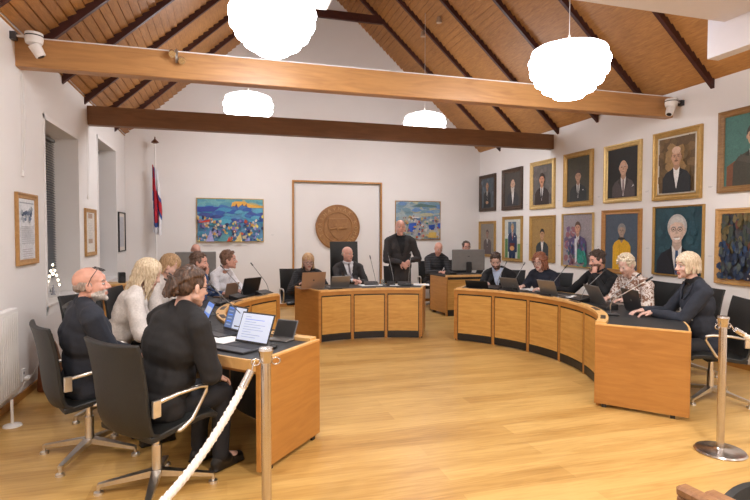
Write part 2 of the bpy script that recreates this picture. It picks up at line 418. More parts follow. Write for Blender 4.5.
# ------------------------------------------------------------ pendant lamps
PG = M('opal_glass', (.97, .965, 1), .4, emit=PEND_E, var=0)
PGT = M('opal_glass_upper', (.97, .965, 1), .4, emit=PEND_E*.2, var=0)
def pendant(x, y, z, R, label, ztop):
    t = thing('pendant_lamp', label, 'lamp', (x, y, z), group='scalloped pendant lamps')
    H = R*1.16; prof = [(.02, H*.52)]
    env = [(.62, .50), (.93, .40), (1.0, .22), (.97, .02), (.85, -.17), (.66, -.34), (.40, -.48)]
    for (k, zz) in env:
        for j in range(7):
            a = rad(62-124*j/6); bw = .095*H
            prof.append((R*(k-.075)+R*.085*cos(a), H*zz*1.0+bw*sin(a)))
    prof.append((.02, -H*.55)); prof2 = []
    for p in prof: prof2.append(p)
    g = G(); n = 60
    vs = []; fs = []
    for r, zz in prof2:
        for j in range(n):
            vs.append((r*(1+.018*abs(sin(5*2*pi*j/n)))*cos(2*pi*j/n), r*(1+.018*abs(sin(5*2*pi*j/n)))*sin(2*pi*j/n), zz))
    for i in range(len(prof2)-1):
        for j in range(n): fs.append((i*n+j, i*n+(j+1) % n, (i+1)*n+(j+1) % n, (i+1)*n+j))
    fs += [tuple(range(n))[::-1], tuple(range((len(prof2)-1)*n, len(prof2)*n))]
    g.add(vs, fs); so_ = g.obj('lamp_shade', [PG, PGT], t)
    for p in so_.data.polygons: p.use_smooth = True; p.material_index = 1 if p.normal.z > .05 else 0
    G().cyl((0, 0, H*.5), (0, 0, H*.5+.14), .018, .010, 12).obj('cord_grip', M('warm_white', (.85, .8, .72), .4), t)
    G().cyl((0, 0, H*.5+.1), (0, 0, ztop-z), .004, n=6).obj('cord', M('cord_white', (.75, .7, .66), .5), t)
def roofz(x): return ZR-abs(x-CX)*SL
pendant(.40, 4.5, 3.345, .36, 'big glowing scalloped pendant lamp at top centre left, nearest lamp', roofz(.4))
pendant(3.24, 4.4, 3.17, .375, 'glowing scalloped pendant lamp in front of the right half of the front beam', roofz(3.24))
pendant(.39, 8.95, 3.62, .40, 'small far pendant lamp behind the dark back beam, left one', roofz(.39))
pendant(3.53, 8.95, 3.52, .38, 'small far pendant lamp behind the dark back beam, right one', roofz(3.53))
t = thing('projector', 'white box fixture hanging from the ceiling beside the nearest big pendant', 'projector', (.72, 4.25, 3.47))
G().rbox((-.13, -.14, 0), (.13, .14, .11), .02).obj('housing', WHITE, t); G().cyl((0, 0, .1), (0, 0, roofz(.72)-3.47), .015).obj('hanging_rod', WHITE, t)

# ------------------------------------------------------------ horseshoe desks
def desk_module(name, label, ang, half, top, group, ends=(), loc_rz=True):
    cx, cy = ring(ang, 2.4); t = thing(name, label, 'desk', (cx, cy, 0), rad(ang), group)
    c = (-2.4, 0); r0 = 2.0
    g = G()
    eL = .58                                          # stile width in degrees
    g.arc(r0, r0+.03, 0, top-.03, -half, -half+eL, 1, c=c); g.arc(r0, r0+.03, 0, top-.03, half-eL, half, 1, c=c)
    g.arc(r0-.002, r0+.03, top-.085, top-.03, -half, half, 6, c=c)
    g.obj('front_frame', BEECH, t)
    G().arc(r0+.004, r0+.03, .02, top-.08, -half+eL, half-eL, 6, c=c).obj('shadow_gap', BLACK, t)
    G().arc(r0-.003, r0+.024, .115, top-.105, -half+eL+.35, half-eL-.35, 6, c=c).obj('front_panel', BEECHH, t)
    G().arc(r0+.0, r0+.028, .012, .10, -half+eL+.12, half-eL-.12, 6, c=c).obj('kick_plate', BLACK, t)
    g = G().arc(r0-.015, r0+.075, top-.03, top, -half+.08, half-.08, 6, c=c); g.obj('top_rail', EDGEW, t)
    g = G().arc(r0+.005, r0+.05, top-.004, top+.004, -3.0, 3.0, 3, c=c); g.obj('name_slot', M('slot_dark', (.05, .03, .02), .5), t)
    G().arc(r0+.03, 2.725, .725, .760, -half+.05, half-.05, 6, c=c).obj('worktop', LINO, t)
    G().arc(2.725, 2.74, .69, .762, -half+.02, half-.02, 6, c=c).obj('worktop_edge', EDGEW, t)
    G().arc(2.64, 2.70, .66, .725, -half+.05, half-.05, 6, c=c).obj('apron', BEECH, t)
    for e in ends:
        a = half*e; ra = rad(a)
        P = lambda r, off, z: (c[0]+r*cos(ra)-off*sin(ra), r*sin(ra)+off*cos(ra), z)
        def slab(r0_, r1_, w0, w1, z0, z1):
            return [P(r0_, w0, z0), P(r1_, w0, z0), P(r1_, w1, z0), P(r0_, w1, z0), P(r0_, w0, z1), P(r1_, w0, z1), P(r1_, w1, z1), P(r0_, w1, z1)]
        q = [(0, 3, 2, 1), (4, 5, 6, 7), (0, 1, 5, 4), (1, 2, 6, 5), (2, 3, 7, 6), (3, 0, 4, 7)]
        G().add(slab(r0-.012, 2.745, 0, .03*e, .03, .755), q).obj('end_panel', BEECH, t)
        G().add(slab(r0-.012, 2.745, -.001*e, .031*e, .755, .768), q).obj('end_edge', EDGEW, t)
        G().add(slab(r0+.05, r0+.09, .005*e, .025*e, 0, .03), q).obj('glide', BLACK, t); G().add(slab(2.6, 2.64, .005*e, .025*e, 0, .03), q).obj('glide', BLACK, t)
    return t
RL = {41: 'far end', 25: 'second from the far end', 9: 'third from the far end', -7: 'fourth, before the bearded man in black shirt', -23: 'fifth, beside the blonde woman', -39: 'nearest, with a large plain end panel'}
for i, a in enumerate((41, 25, 9, -7, -23, -39)):
    desk_module('curved_desk', 'curved wooden desk section of the right arm, ' + RL[a], 49.2-8.15-16.3*i, 8.15, .785, 'curved desk sections of the horseshoe', (1,) if a == 41 else ((-1,) if a == -39 else ()))
LL = {139: 'far end with black laptop', 155: 'second from the far end', 171: 'third from the far end', 187: 'middle, beside the long-haired blonde', 203: 'second nearest', 219: 'nearest, with bright laptop and large end panel'}
for i, a in enumerate((139, 155, 171, 187, 203, 219)):
    desk_module('curved_desk', 'curved wooden desk section of the left arm, ' + LL[a], 130.8+8.2+16.4*i, 8.2, .785, 'curved desk sections of the horseshoe', (-1,) if a == 139 else ((1,) if a == 219 else ()))
for a, lb in ((102, 'left third, with plain side panel'), (87.1, 'middle third, before the man in suit and tie'), (72.2, 'right third, before the standing man')):
    desk_module('podium_desk', 'wooden podium desk facing the hall, ' + lb, a, 7.45, .765, 'podium desk sections', (1,) if a == 102 else ((-1,) if a == 72.2 else ()))
# side desk with monitor, right rear and its mirror at left rear
def side_desk(label, mir):
    t = thing('side_desk', label, 'desk', (CX+mir*(4.05-CX), 9.11, 0))
    A = lambda x: x*mir
    g = G()
    P1 = [(A(-.08), .62), (0, 0), (A(.03), 0.008), (A(-.05), .62)]
    g.prism(P1, .06, .75)
    g.box((min(A(.0), A(.03)), 0, 0), (max(A(.0), A(.03)), .04, .75))
    g.obj('side_panel', BEECH, t)
    G().box((min(A(.04), A(.86)), .012, .12), (max(A(.04), A(.86)), .03, .70)).obj('front_panel', BEECHH, t)
    G().box((min(A(.03), A(.87)), .02, .0), (max(A(.03), A(.87)), .035, .75)).obj('shadow_gap', BLACK, t)
    G().box((min(A(-.0), A(.9)), -.01, .75), (max(A(-.0), A(.9)), .05, .79)).obj('top_rail', EDGEW, t)
    poly = [(0, .05), (A(.9), .05), (A(.9), .70), (A(-.08), .70)]
    G().prism(poly if mir > 0 else poly[::-1], .75, .775).obj('worktop', LINO, t)
    G().box((min(A(.87), A(.9)), 0, 0), (max(A(.87), A(.9)), .68, .75)).obj('end_panel', BEECH, t)
    return t
side_desk('small wooden side desk carrying a large monitor at the right rear', 1)
side_desk('small wooden side desk at the left rear behind the seated councillors', -1)
def monitor(loc, rz, label):
    t = thing('monitor', label, 'monitor', loc, rz)
    G().rbox((-.33, -.02, .09), (.33, .02, .50), .01).obj('housing', M('monitor_grey', (.17, .165, .16), .4), t)
    G().box((-.315, .0201, .105), (.315, .0215, .485)).obj('screen', BLACK, t)
    G().rbox((-.05, -.075, .05), (.05, -.02, .26), .012).obj('neck', BLACK, t)
    G().rbox((-.13, -.14, 0), (.13, .1, .015), .006).obj('foot', BLACK, t)
    G().prism([(-.02, 0), (.02, 0), (.02, .012), (-.02, .012)], 0, .002, mat=MX.Translation((0, -.02, .36)) @ MX.Rotation(rad(90), 4, 'X')).obj('maker_mark', BLACK, t)
monitor((4.58, 9.26, .775), rad(-8), 'large grey monitor seen from behind on the right rear desk')
monitor((-.48, 9.30, .775), rad(10), 'dark grey monitor seen from behind at the left rear')

# ------------------------------------------------------------ office chairs
def chair_mesh(high=False, dark=LEATH):
    t = thing('office_chair', 'x', 'chair'); top = 1.44 if high else .97
    g = G()
    for k in range(4):
        a = rad(45+90*k); d = V((cos(a), sin(a), 0)); s_ = V((-sin(a), cos(a), 0))
        vs = []
        for rr_, w, z0, z1 in ((.03, .028, .085, .125), (.34, .016, .045, .065)):
            for sw in (-1, 1):
                for z in (z0, z1): vs.append(d*rr_+s_*w*sw+V((0, 0, z)))
        g.add(vs, [(0, 1, 3, 2), (4, 6, 7, 5), (0, 4, 5, 1), (2, 3, 7, 6), (1, 5, 7, 3), (0, 2, 6, 4)])
    g.obj('star_base', ALU, t)
    for k in range(4):
        a = rad(45+90*k); G().lathe([(.012, .05), (.012, .022), (.028, .015), (.03, 0)], (.335*cos(a), .335*sin(a), 0), 14).obj('glide', ALU, t, smooth=40)
    g = G().cyl((0, 0, .08), (0, 0, .28), .030); g.cyl((0, 0, .28), (0, 0, .43), .021); g.obj('column', ALU, t, smooth=40)
    # seat: curved cushion
    def shell(pf, w0, w1, th, wrap, nx=8):
        g = G(); n = len(pf); top_ = []; bot = []
        for i, (y, z) in enumerate(pf):
            f = i/(n-1); w = w0+(w1-w0)*f
            a = V((0, *pf[max(i-1, 0)])); b = V((0, *pf[min(i+1, n-1)])); tt = (b-a).normalized(); nr = V((0, -tt.z, tt.y))
            for side, L in ((1, top_), (-1, bot)):
                row = []
                for j in range(nx+1):
                    u = -1+2*j/nx; off = wrap*u*u
                    row.append(V((u*w/2, y, z))+nr*(off+side*th/2*(1-.35*abs(u)**6)))
                L.append(row)
        base = len(g.v); vs = [p for r in top_ for p in r]+[p for r in bot for p in r]; fs = []; k = nx+1; T = n*k
        for i in range(n-1):
            for j in range(nx):
                fs.append((i*k+j, i*k+j+1, (i+1)*k+j+1, (i+1)*k+j)); fs.append((T+i*k+j, T+(i+1)*k+j, T+(i+1)*k+j+1, T+i*k+j+1))
            for j in (0, nx): fs.append((i*k+j, (i+1)*k+j, T+(i+1)*k+j, T+i*k+j))
        for i in (0, n-1):
            for j in range(nx): fs.append((i*k+j, i*k+j+1, T+i*k+j+1, T+i*k+j))
        g.add(vs, fs); return g
    o = shell([(.27, .435), (.24, .46), (.15, .468), (.0, .455), (-.14, .435), (-.21, .43)], .50, .50, .055, .012).obj('seat', dark, t, smooth=50, bevel=.006)
    pf = [(-.17, .40), (-.225, .43), (-.25, .50), (-.262, .60), (-.272, .70), (-.285, .80), (-.305, .90), (-.325, top)] if not high else [(-.17, .40), (-.225, .43), (-.25, .52), (-.26, .75), (-.27, 1.0), (-.29, 1.25), (-.31, top)]
    pf2 = [(y, z) for y, z in pf]
    o = shell(pf2[::-1], .52 if not high else .50, .50, .035, .035).obj('backrest', dark, t, smooth=50, bevel=.006)
    for s_ in (-1, 1):
        pts = [(s_*.265, -.21, .63), (s_*.285, -.05, .66), (s_*.287, .10, .665), (s_*.285, .15, .655), (s_*.275, .155, .62), (s_*.262, .06, .47), (s_*.255, -.02, .425), (s_*.22, -.04, .42)]
        g = G().tube(pts, .013, 8); g.obj('armrest', ALU, t, smooth=True)
        g = G().rbox((s_*.262-.012+.010*s_, -.215, .555), (s_*.262+.012+.010*s_, -.165, .655), .004); g.obj('arm_bracket', ALU, t)
    return t
CH = chair_mesh(); CHH = None; used = [False]
CGRP = 'black leather office chairs'
def chair(x, y, yaw, label):
    if not used[0]:
        used[0] = True; CH.location = (x, y, 0); CH.rotation_euler.z = rad(yaw-90); CH['label'] = label; CH['group'] = CGRP; return CH
    return dup(CH, (x, y, 0), rad(yaw-90), label, CGRP)
chair(-.95, 4.12, 27, 'black office chair of the bald man with grey beard, front left by the wall')
chair(-.42, 3.45, 42, 'black office chair seen from behind, holding the woman with the dark bun')
chair(-1.02, 5.10, 10, 'black office chair of the long-haired blonde woman in white')
chair(-1.18, 5.75, -30, 'empty black office chair by the left window behind the bald bearded man')
chair(-.95, 6.40, -12, 'black office chair of the woman with light brown hair at the left desk')
chair(-.60, 7.15, -25, 'black office chair of the man in the blue jacket')
chair(-.20, 7.85, -42, 'black office chair of the woman in the white shirt')
chair(1.18, 8.75, -84, 'black office chair left of the woman in the black padded jacket')
chair(3.05, 8.95, -100, 'black office chair behind the standing man')
chair(4.30, 10.42, -100, 'black office chair of the seated man in the striped sweater')
chair(5.10, 10.62, -105, 'black office chair behind the large monitor')
chair(-.45, 10.2, -80, 'black office chair behind the left rear monitor')
chair(4.42, 7.60, 222, 'black office chair of the man in black jacket and light blue shirt')
chair(4.80, 6.95, 207, 'black office chair of the curly red-haired woman')
chair(5.12, 6.10, 192, 'black office chair of the man holding his chin')
chair(5.10, 5.30, 178, 'black office chair of the person in brown and white print')
chair(5.06, 4.72, 165, 'empty black office chair below the portrait of the smiling man')
chair(4.50, 3.88, 152, 'black office chair of the blonde woman at the right end of the desk')
_t = chair_mesh(high=True); _t.name = 'high_back_chair'; _t.location = (2.02, 8.72, 0); _t.rotation_euler.z = rad(-90-90)
_t['label'] = 'tall black high-backed chair below the carved round seal'

# ------------------------------------------------------------ people
BAR = {}
def rm(G_, voxel, smooth=2, fac=.5):
    me = G_.mesh('tmp', WHITE); o = bpy.data.objects.new('tmp', me); COL.objects.link(o)
    r = o.modifiers.new('r', 'REMESH'); r.mode = 'VOXEL'; r.voxel_size = voxel; r.use_smooth_shade = True
    s = o.modifiers.new('s', 'SMOOTH'); s.iterations = smooth; s.factor = fac
    dg = bpy.context.evaluated_depsgraph_get(); ev = o.evaluated_get(dg)
    out = bpy.data.meshes.new_from_object(ev); bpy.data.objects.remove(o); bpy.data.meshes.remove(me)
    return out
def append_mesh(me, g, mats, mat_off):
    # joins helper geometry to a mesh, keeps smooth shading
    import bmesh
    bm = bmesh.new(); bm.from_mesh(me); bv = [bm.verts.new(v) for v in g.v]
    for f, mi in zip(g.f, g.m):
        try: q = bm.faces.new([bv[i] for i in f]); q.material_index = mi+mat_off; q.smooth = True
        except ValueError: pass
    bm.to_mesh(me); bm.free()
def wrinkle(me, amp, sc, seed=0, zs=1.0):
    me.update(); ns = [v.normal.copy() for v in me.vertices]
    off = V((seed*3.1, seed*1.7, 0))
    for v, n in zip(me.vertices, ns):
        q = v.co; w = NZ.noise(V((q.x*sc, q.y*sc, q.z*sc*zs))+off)+.5*NZ.noise(V((q.x*sc*2.3+5, q.y*sc*2.3, q.z*sc*2.6*zs))+off)
        v.co = q+n*(amp*w)
def link(me, name, mats, parent=None):
    me.name = name; n_ = len(me.polygons); idx = [0]*n_; me.polygons.foreach_get('material_index', idx); me.materials.clear()
    for x in (mats if isinstance(mats, list) else [mats]): me.materials.append(x)
    if isinstance(mats, list): me.polygons.foreach_set('material_index', idx)
    o = bpy.data.objects.new(name, me); COL.objects.link(o)
    if parent: o.parent = parent
    return o
def hand(g, wr, d, nrm, side, curl=25, s=1.05, spread=.0):
    """d: finger direction, nrm: back-of-hand normal, side: +1 thumb on the d x nrm side"""
    d = V(d).normalized(); nrm = (V(nrm)-d*V(nrm).dot(d)).normalized(); ac = d.cross(nrm)*side; wr = V(wr)
    R = MX((ac, d, nrm)).transposed()
    g.ell(wr+d*.048*s, (.040*s, .054*s, .017*s), R)
    g.cap(wr-d*.02*s, .026*s, wr+d*.03*s, .027*s)
    for k, (o, L) in enumerate(((.030, .072), (.011, .082), (-.010, .077), (-.029, .060))):
        p = wr+d*.085*s+ac*o*s; ang = curl*.6+k*3; dd = d; r = .0094*s
        for j, f in enumerate((.45, .32, .23)):
            a = rad(ang); dirv = (d*cos(a)-nrm*sin(a)+ac*(o*spread*8)).normalized()
            q = p+dirv*L*f*s; g.cap(p, r, q, r*.92, 8); p = q; r *= .93; ang += curl*(.9 if j == 0 else .7)
    p = wr+d*.022*s+ac*.030*s; q = p+(d*.75+ac*.65-nrm*.15).normalized()*.040*s; w = q+(d*.95+ac*.2-nrm*.3).normalized()*.030*s
    g.cap(p, .0135*s, q, .011*s, 8); g.cap(q, .011*s, w, .0088*s, 8)
def ik(a, b, l1, l2, pole):
    d = b-a; L = d.length
    if L > (l1+l2)*.995: b = a+d.normalized()*(l1+l2)*.995; d = b-a; L = d.length
    u = d.normalized(); p = (pole-u*pole.dot(u)).normalized()
    x = (l1*l1-l2*l2+L*L)/(2*L); h = sqrt(max(0, l1*l1-x*x)); return a+u*x+p*h, b
EYEW = M('eye_white', (.42, .38, .36), .3, var=.01); IRIS = M('iris', (.05, .05, .06), .2)
def person(label, hip, yaw, head, fyaw, fpitch=0, froll=0, skinc=(.56, .30, .21), hairs='short', hc=((.05, .03, .02), (.12, .07, .045)),
           top=None, shirt=None, tie=None, vdepth=.0, hands=None, legs='sit', female=False, s=1.05, voxel=.0065, wr=.006, glasses=None, beard=None, trousers=None, kind='jacket', collar=None, roll=None, seed=0, width=1.0, lips=None, shyaw=None, knee=None, neck=.168, hairs_open=47):
    rz = rad(yaw-90); R = MX.Rotation(rz, 3, 'Z'); Ri = R.transposed(); O = V((hip[0], hip[1], 0))
    Lp = lambda p: Ri @ (V(p)-O)
    Ld = lambda d: Ri @ V(d)
    H = Lp(head); hipl = V((0, 0, hip[2]))
    fa = rad(fyaw-yaw); HM = MX.Rotation(fa, 3, 'Z') @ MX.Rotation(rad(fpitch), 3, 'X') @ MX.Rotation(rad(froll), 3, 'Y')
    h = lambda x, y, z: H+HM @ V((x*s, y*s, z*s))
    nb = h(0, -.03, -.08)
    sw = (.165 if female else .19)*s*width
    d = (hipl-H).normalized(); Sc = H+d*neck*s+V((0, -.03*s, -.01))
    if legs == 'sit': Sc.z = max(Sc.z, H.z-(neck+.02)*s)
    sa = rad((shyaw if shyaw is not None else yaw)-yaw); sx = V((cos(sa), sin(sa), 0)); sf = V((-sin(sa), cos(sa), 0))
    shl, shr = Sc-sx*sw, Sc+sx*sw                      # person's left is -x? local +Y facing: right hand side is +x
    spine = (Sc-hipl); up = spine.normalized(); fwd = (sf-up*sf.dot(up)).normalized(); rt = fwd.cross(up)
    TM = MX((rt, fwd, up)).transposed()
    wf = width*(.93 if female else 1.0)
    def torso(g, e, low=True, body=False):
        if low: g.ell(hipl+up*.05*s, ((.165*wf)*s+e, .115*s+e, .12*s+e), TM)
        bel = .025*s if (width > 1.05) else 0
        g.ell(hipl.lerp(Sc, .35)+fwd*bel, (.142*s*wf+e, (.110*s)*width+e, .15*s+e), TM)
        g.ell(hipl.lerp(Sc, .68)+fwd*.008*s, (.155*s*wf+e, .113*s*width+e, .15*s+e), TM)
        g.ell(hipl.lerp(Sc, .86)+fwd*.0, (.150*s*wf+e, .095*s+e, .10*s+e), TM)
        if female: g.ell(hipl.lerp(Sc, .68)+fwd*.06*s, (.12*s+e, .075*s+e, .07*s+e), TM)
        g.cap(Sc-sx*(sw-.045)-up*.035, .052*s+e, Sc+sx*(sw-.045)-up*.035, .052*s+e)
        for k in (-1, 1):
            if body: g.cap(Sc+sx*sw*.5*k, .038*s, Sc+up*.03*s, .040*s)
            else: g.cap(Sc+sx*sw*.68*k-up*.02, .050*s+e, Sc+sx*.045*s*k+up*.036*s-fwd*.012, .040*s+e*.6)
    B = G(); torso(B, -.004, True, True)
    # neck and head
    B.cap(Sc+V((0, .0, 0)), .058*s, h(0, -.022, -.045), .054*s*(0.9 if female else 1.03))
    B.ell(h(0, -.014, .038), (.075*s, .097*s, .084*s), HM)
    B.ell(h(0, .022, -.02), (.066*s, .066*s, .085*s), HM)
    B.ell(h(0, .036, -.072), (.047*s, .046*s, .036*s), HM)
    B.ell(h(0, .070, -.098), (.021*s, .016*s, .017*s), HM)
    B.cap(h(-.034, .066, .022), .013*s, h(.034, .066, .022), .013*s); B.cap(h(0, .072, .028), .018*s, h(0, .070, .045), .022*s)
    B.cap(h(0, .084, .010), .009*s, h(0, .103, -.026), .0125*s); B.cap(h(-.011, .090, -.030), .009*s, h(.011, .090, -.030), .009*s)
    for k in (-1, 1):
        B.ell(h(.037*k, .056, -.024), (.024*s, .022*s, .022*s), HM)
        B.ell(h(.076*k, -.008, -.008), (.010*s, .019*s, .031*s), HM @ MX.Rotation(rad(20*k), 3, 'Z'))
        B.cap(h(.025*k, .050, -.07), .022*s, h(.05*k, .0, -.055), .022*s)
    B.cap(h(-.017, .080, -.055), .008*s, h(.017, .080, -.055), .008*s); B.cap(h(-.014, .079, -.066), .009*s, h(.014, .079, -.066), .009*s)
    # arms
    arms = []
    hands = hands or {}
    for k, nm, sh in ((-1, 'L', shl), (1, 'R', shr)):
        spec = hands.get(nm)
        if spec is None: wrp = Sc+sx*.20*k+V((0, .22, -.42)); hd, hn, cu = (0, 1, -.2), (0, 0, 1), 35; pole = sx*k*.7-V((0, .3, .7))
        else:
            wrp = Lp(spec[0]); hd = Ld(spec[1]); hn = Ld(spec[2]); cu = spec[3]; pole = Ld(spec[4]) if len(spec) > 4 else sx*k*.6+V((0, -.2, -.8))
        sh2 = sh-up*.058*s-sx*k*.012
        el, wrp = ik(sh2, wrp, .30*s, .265*s, pole); arms.append((sh2, el, wrp, k))
        B.cap(sh2, .050*s, el, .040*s); B.cap(el, .040*s, wrp, .026*s); hand(B, wrp, hd, hn, (k if True else -k)*1, cu, s)
    # legs
    lg = []
    for k in (-1, 1):
        a = hipl+V((.085*k, 0, -.0))*1
        if legs == 'sit':
            kn = V((.11*k, .43*s, hip[2]+.03)) if not knee else V((.11*k, knee[0], knee[1])); an = V((.11*k, kn.y+.02-(.0 if not knee else knee[2]), .09))
        else: kn = V((.10*k, .02, .50*s)); an = V((.11*k, -.01, .09))
        lg.append((a, kn, an)); B.cap(a, .080*s, kn, .055*s); B.cap(kn, .054*s, an, .036*s); B.cap(an, .036*s, an+V((0, .13, -.04)), .028*s)
    me = rm(B, voxel, 2, .45)
    # materials of the body
    ms = [skin('skin_%d' % int(sum(c*1000 for c in skinc)), skinc), M('lips_%d' % (1 if female else 2), (.42, .12, .10) if female else (.42, .19, .15), .45), None, EYEW, IRIS, None]
    hcm = hair_mat('hair_%d_%d' % (int(hc[0][0]*1000), int(hc[1][0]*1000)), *hc)
    bm_ = M('beard_%d' % int((beard[1][0])*1000), beard[1], .75, var=.3, nscale=90, bmp=.4) if beard else ms[0]
    ms[2] = bm_; ms[5] = hcm
    HMi = HM.transposed(); mi = [0]*len(me.polygons)
    for i, p in enumerate(me.polygons):
        q = HMi @ (p.center-H)/s
        if abs(q.x) < .09 and q.z > -.13 and q.y > -.02 and q.z < .1:
            if abs(q.x) < .023 and -.070 < q.z < -.052 and q.y > .078: mi[i] = 1
            elif beard and ((q.z < -.040-.4*max(0, .03-q.y) and q.y > .0 and (abs(q.x) > .026 or q.z < -.074)) or (beard[0] == 'full' and -.052 < q.z < -.038 and q.y > .07)): mi[i] = 2
    me.polygons.foreach_set('material_index', mi); me.polygons.foreach_set('use_smooth', [True]*len(me.polygons))
    E_ = G()
    for k in (-1, 1):
        E_.ell(h(.030*k, .0685, .002), (.0145*s, .0135*s, .0085*s), HM, 12, 8, 3); E_.ell(h(.030*k, .0790, .001), (.0058*s, .0045*s, .0062*s), HM, 10, 6, 4)
        if hairs != 'none': E_.tube([h(.014*k, .0835, .021), h(.028*k, .0825, .026), h(.046*k, .070, .020)], .0042*s, 6, 5)
    append_mesh(me, E_, ms, 0)
    body = link(me, 'person', ms); body.location = O; body.rotation_euler.z = rz
    tag(body, label, 'person')
    # ---- clothes
    seedv = seed or len(label)
    e0 = .010 if kind == 'shirt' else .017
    if kind in ('puffy', 'loose'): e0 = .024
    Cg = G(); torso(Cg, e0, True)
    for sh2, el, w_, k in arms:
        we = (w_-el).normalized(); cuff = w_-we*(.015 if roll is None else roll)
        Cg.cap(sh2, .052*s+e0, el, .044*s+e0); Cg.cap(el, .043*s+e0, cuff, .031*s+e0*.8)
    if legs == 'stand': Cg.cap(hipl+V((0, 0, .05)), .16*s, hipl+V((0, 0, -.14)), .165*s); 
    if kind == 'jacket' and legs == 'sit': Cg.cap(hipl-V((.07, 0, 0)), .13*s, hipl+V((.07, 0, 0)), .13*s)
    cm = rm(Cg, .011, 3, .5); wrinkle(cm, wr*1.6 if kind != 'puffy' else .010, 9 if kind != 'puffy' else 14, seedv, .8)
    tmat = top or M('black_cloth', (.012, .012, .014), .8)
    jk = link(cm, {'jacket': 'jacket', 'shirt': 'shirt', 'puffy': 'padded_jacket', 'loose': 'sweater'}[kind], tmat, body)
    # inner shirt seen in the opening of the jacket
    zt = (nb-Sc).dot(up)+.02
    if shirt and kind in ('jacket', 'puffy'):
        Sg = G(); torso(Sg, e0-.009, False); Sg.cap(Sc+up*.03*s, .060*s, Sc.lerp(h(0, -.024, -.08), .45), .057*s)
        for sh2, el, w_, k in arms:
            Sg.cap(w_-(w_-el).normalized()*.05, .031*s+.004, w_-(w_-el).normalized()*.004, .030*s+.003)
        sm = rm(Sg, .010, 2, .5); so = link(sm, 'shirt', shirt, body)
        import bmesh
        bm = bmesh.new(); bm.from_mesh(cm); dele = []
        for f in bm.faces:
            q = f.calc_center_median()-Sc; z = q.dot(up); x = q.dot(sx); y = q.dot(fwd)
            if y > .02 and z > -vdepth and z < .2*s:
                w = .012+.075*s*(z+vdepth)/(vdepth+.05)
                if abs(x) < w: dele.append(f)
        bmesh.ops.delete(bm, geom=dele, context='FACES'); bm.to_mesh(cm); bm.free()
        cm.polygons.foreach_set('use_smooth', [True]*len(cm.polygons))
        so.modifiers.new('sol', 'SOLIDIFY').thickness = .001
        md = jk.modifiers.new('cloth_thickness', 'SOLIDIFY'); md.thickness = .006; md.offset = -1
        # lapels
        bvh = BVHTree.FromPolygons([v.co for v in sm.vertices], [tuple(p.vertices) for p in sm.polygons])
        def front(x, z, off):
            o = Sc+sx*x+up*z+fwd*.5; hit = bvh.ray_cast(o, -fwd)
            return (hit[0] if hit[0] else Sc+sx*x+up*z+fwd*.1)+fwd*off
        lp = G()
        for k in (-1, 1):
            row = []
            for i in range(7):
                z = -vdepth+(vdepth+.035)*i/6; w = .012+.075*s*(z+vdepth)/(vdepth+.05)
                wd = .045*sin(pi*(.15+.75*i/6))+.004
                row.append((front(k*(w-.004), z, .014), front(k*(w+wd), z, .022)))
            vs = [p for r_ in row for p in r_]; lp.add(vs, [(2*i, 2*i+1, 2*i+3, 2*i+2) for i in range(6)])
        lo = lp.obj('lapel', tmat, body, fix=False); md = lo.modifiers.new('sol', 'SOLIDIFY'); md.thickness = .005
        if tie:
            tg = G(); rows = []
            L = min(vdepth, .30)
            for i in range(9):
                z = .02*s-(L+.02)*i/8; w = .011+.018*i/8 if i else .017
                rows.append((front(-w, z, .010), front(w, z, .010)))
            tg.add([p for r_ in rows for p in r_], [(2*i, 2*i+1, 2*i+3, 2*i+2) for i in range(8)])
            kz = .035*s; tg.ell(front(0, .03*s, .008), (.019, .012, .02))
            to = tg.obj('necktie', tie, body, fix=False); to.modifiers.new('sol', 'SOLIDIFY').thickness = .004
    if collar and kind != 'loose' and kind != 'puffy':
        cg = G(); pts = []
        for i in range(17):
            a = rad(-252+324*i/16)
            r_ = (.066 if not female else .060)*s
            pts.append(Sc.lerp(h(0, -.024, -.08), .52)+HM @ V((r_*cos(a), r_*sin(a)*1.0, .004*sin(a*2)-.02*max(0, sin(a)))))
        cg.tube(pts, .015*s, 8, flat=1.0, rs=[.007*s]+[.012*s]*15+[.007*s]); cg.obj('collar', collar, body, smooth=True)
    # trousers and shoes
    Tg = G(); Tg.cap(hipl-V((.07, 0, 0)), .105*s, hipl+V((.07, 0, 0)), .105*s)
    for a, kn, an in lg: Tg.cap(a, .094*s, kn, .068*s); Tg.cap(kn, .068*s, an+V((0, 0, .02)), .055*s)
    tm = rm(Tg, .013, 2, .5); wrinkle(tm, .007, 8, seedv+2); link(tm, 'trousers', trousers or M('dark_trousers', (.014, .015, .020), .8), body)
    for a, kn, an in lg:
        sg = G(); sg.cap(an+V((0, -.03, -.045)), .040*s, an+V((0, .16, -.053)), .036*s); sg.cap(an+V((0, -.01, -.02)), .046*s, an+V((0, .05, -.03)), .046*s)
        sg.rbox((an.x-.042, an.y-.07, 0), (an.x+.042, an.y+.195, .022), .01); sm_ = rm(sg, .011, 2, .4); link(sm_, 'shoe', M('black_shoe', (.012, .011, .011), .3), body)
    # ---- hair
    hg = G(); rg = random.Random(seedv)
    def lock(az, zend, r, t0=6, rx=.080, ry=.102, rzz=.092, tip=.45, wav=.0, c=(0, -.014, .036), fall=None, spread=0.0):
        pts = []; a = rad(az)
        th = t0; zz = None
        while th < 100:
            t_ = rad(th); pts.append(V((c[0]+rx*sin(t_)*cos(a), c[1]+ry*sin(t_)*sin(a), c[2]+rzz*cos(t_)))); 
            if pts[-1].z < zend: break
            th += 13
        n = 0
        while pts[-1].z > zend and n < 30:
            q = pts[-1]; n += 1
            pts.append(V((q.x*(1+spread)+wav*rg.uniform(-1, 1), q.y+wav*rg.uniform(-1, 1), q.z-.022)))
        K = len(pts)
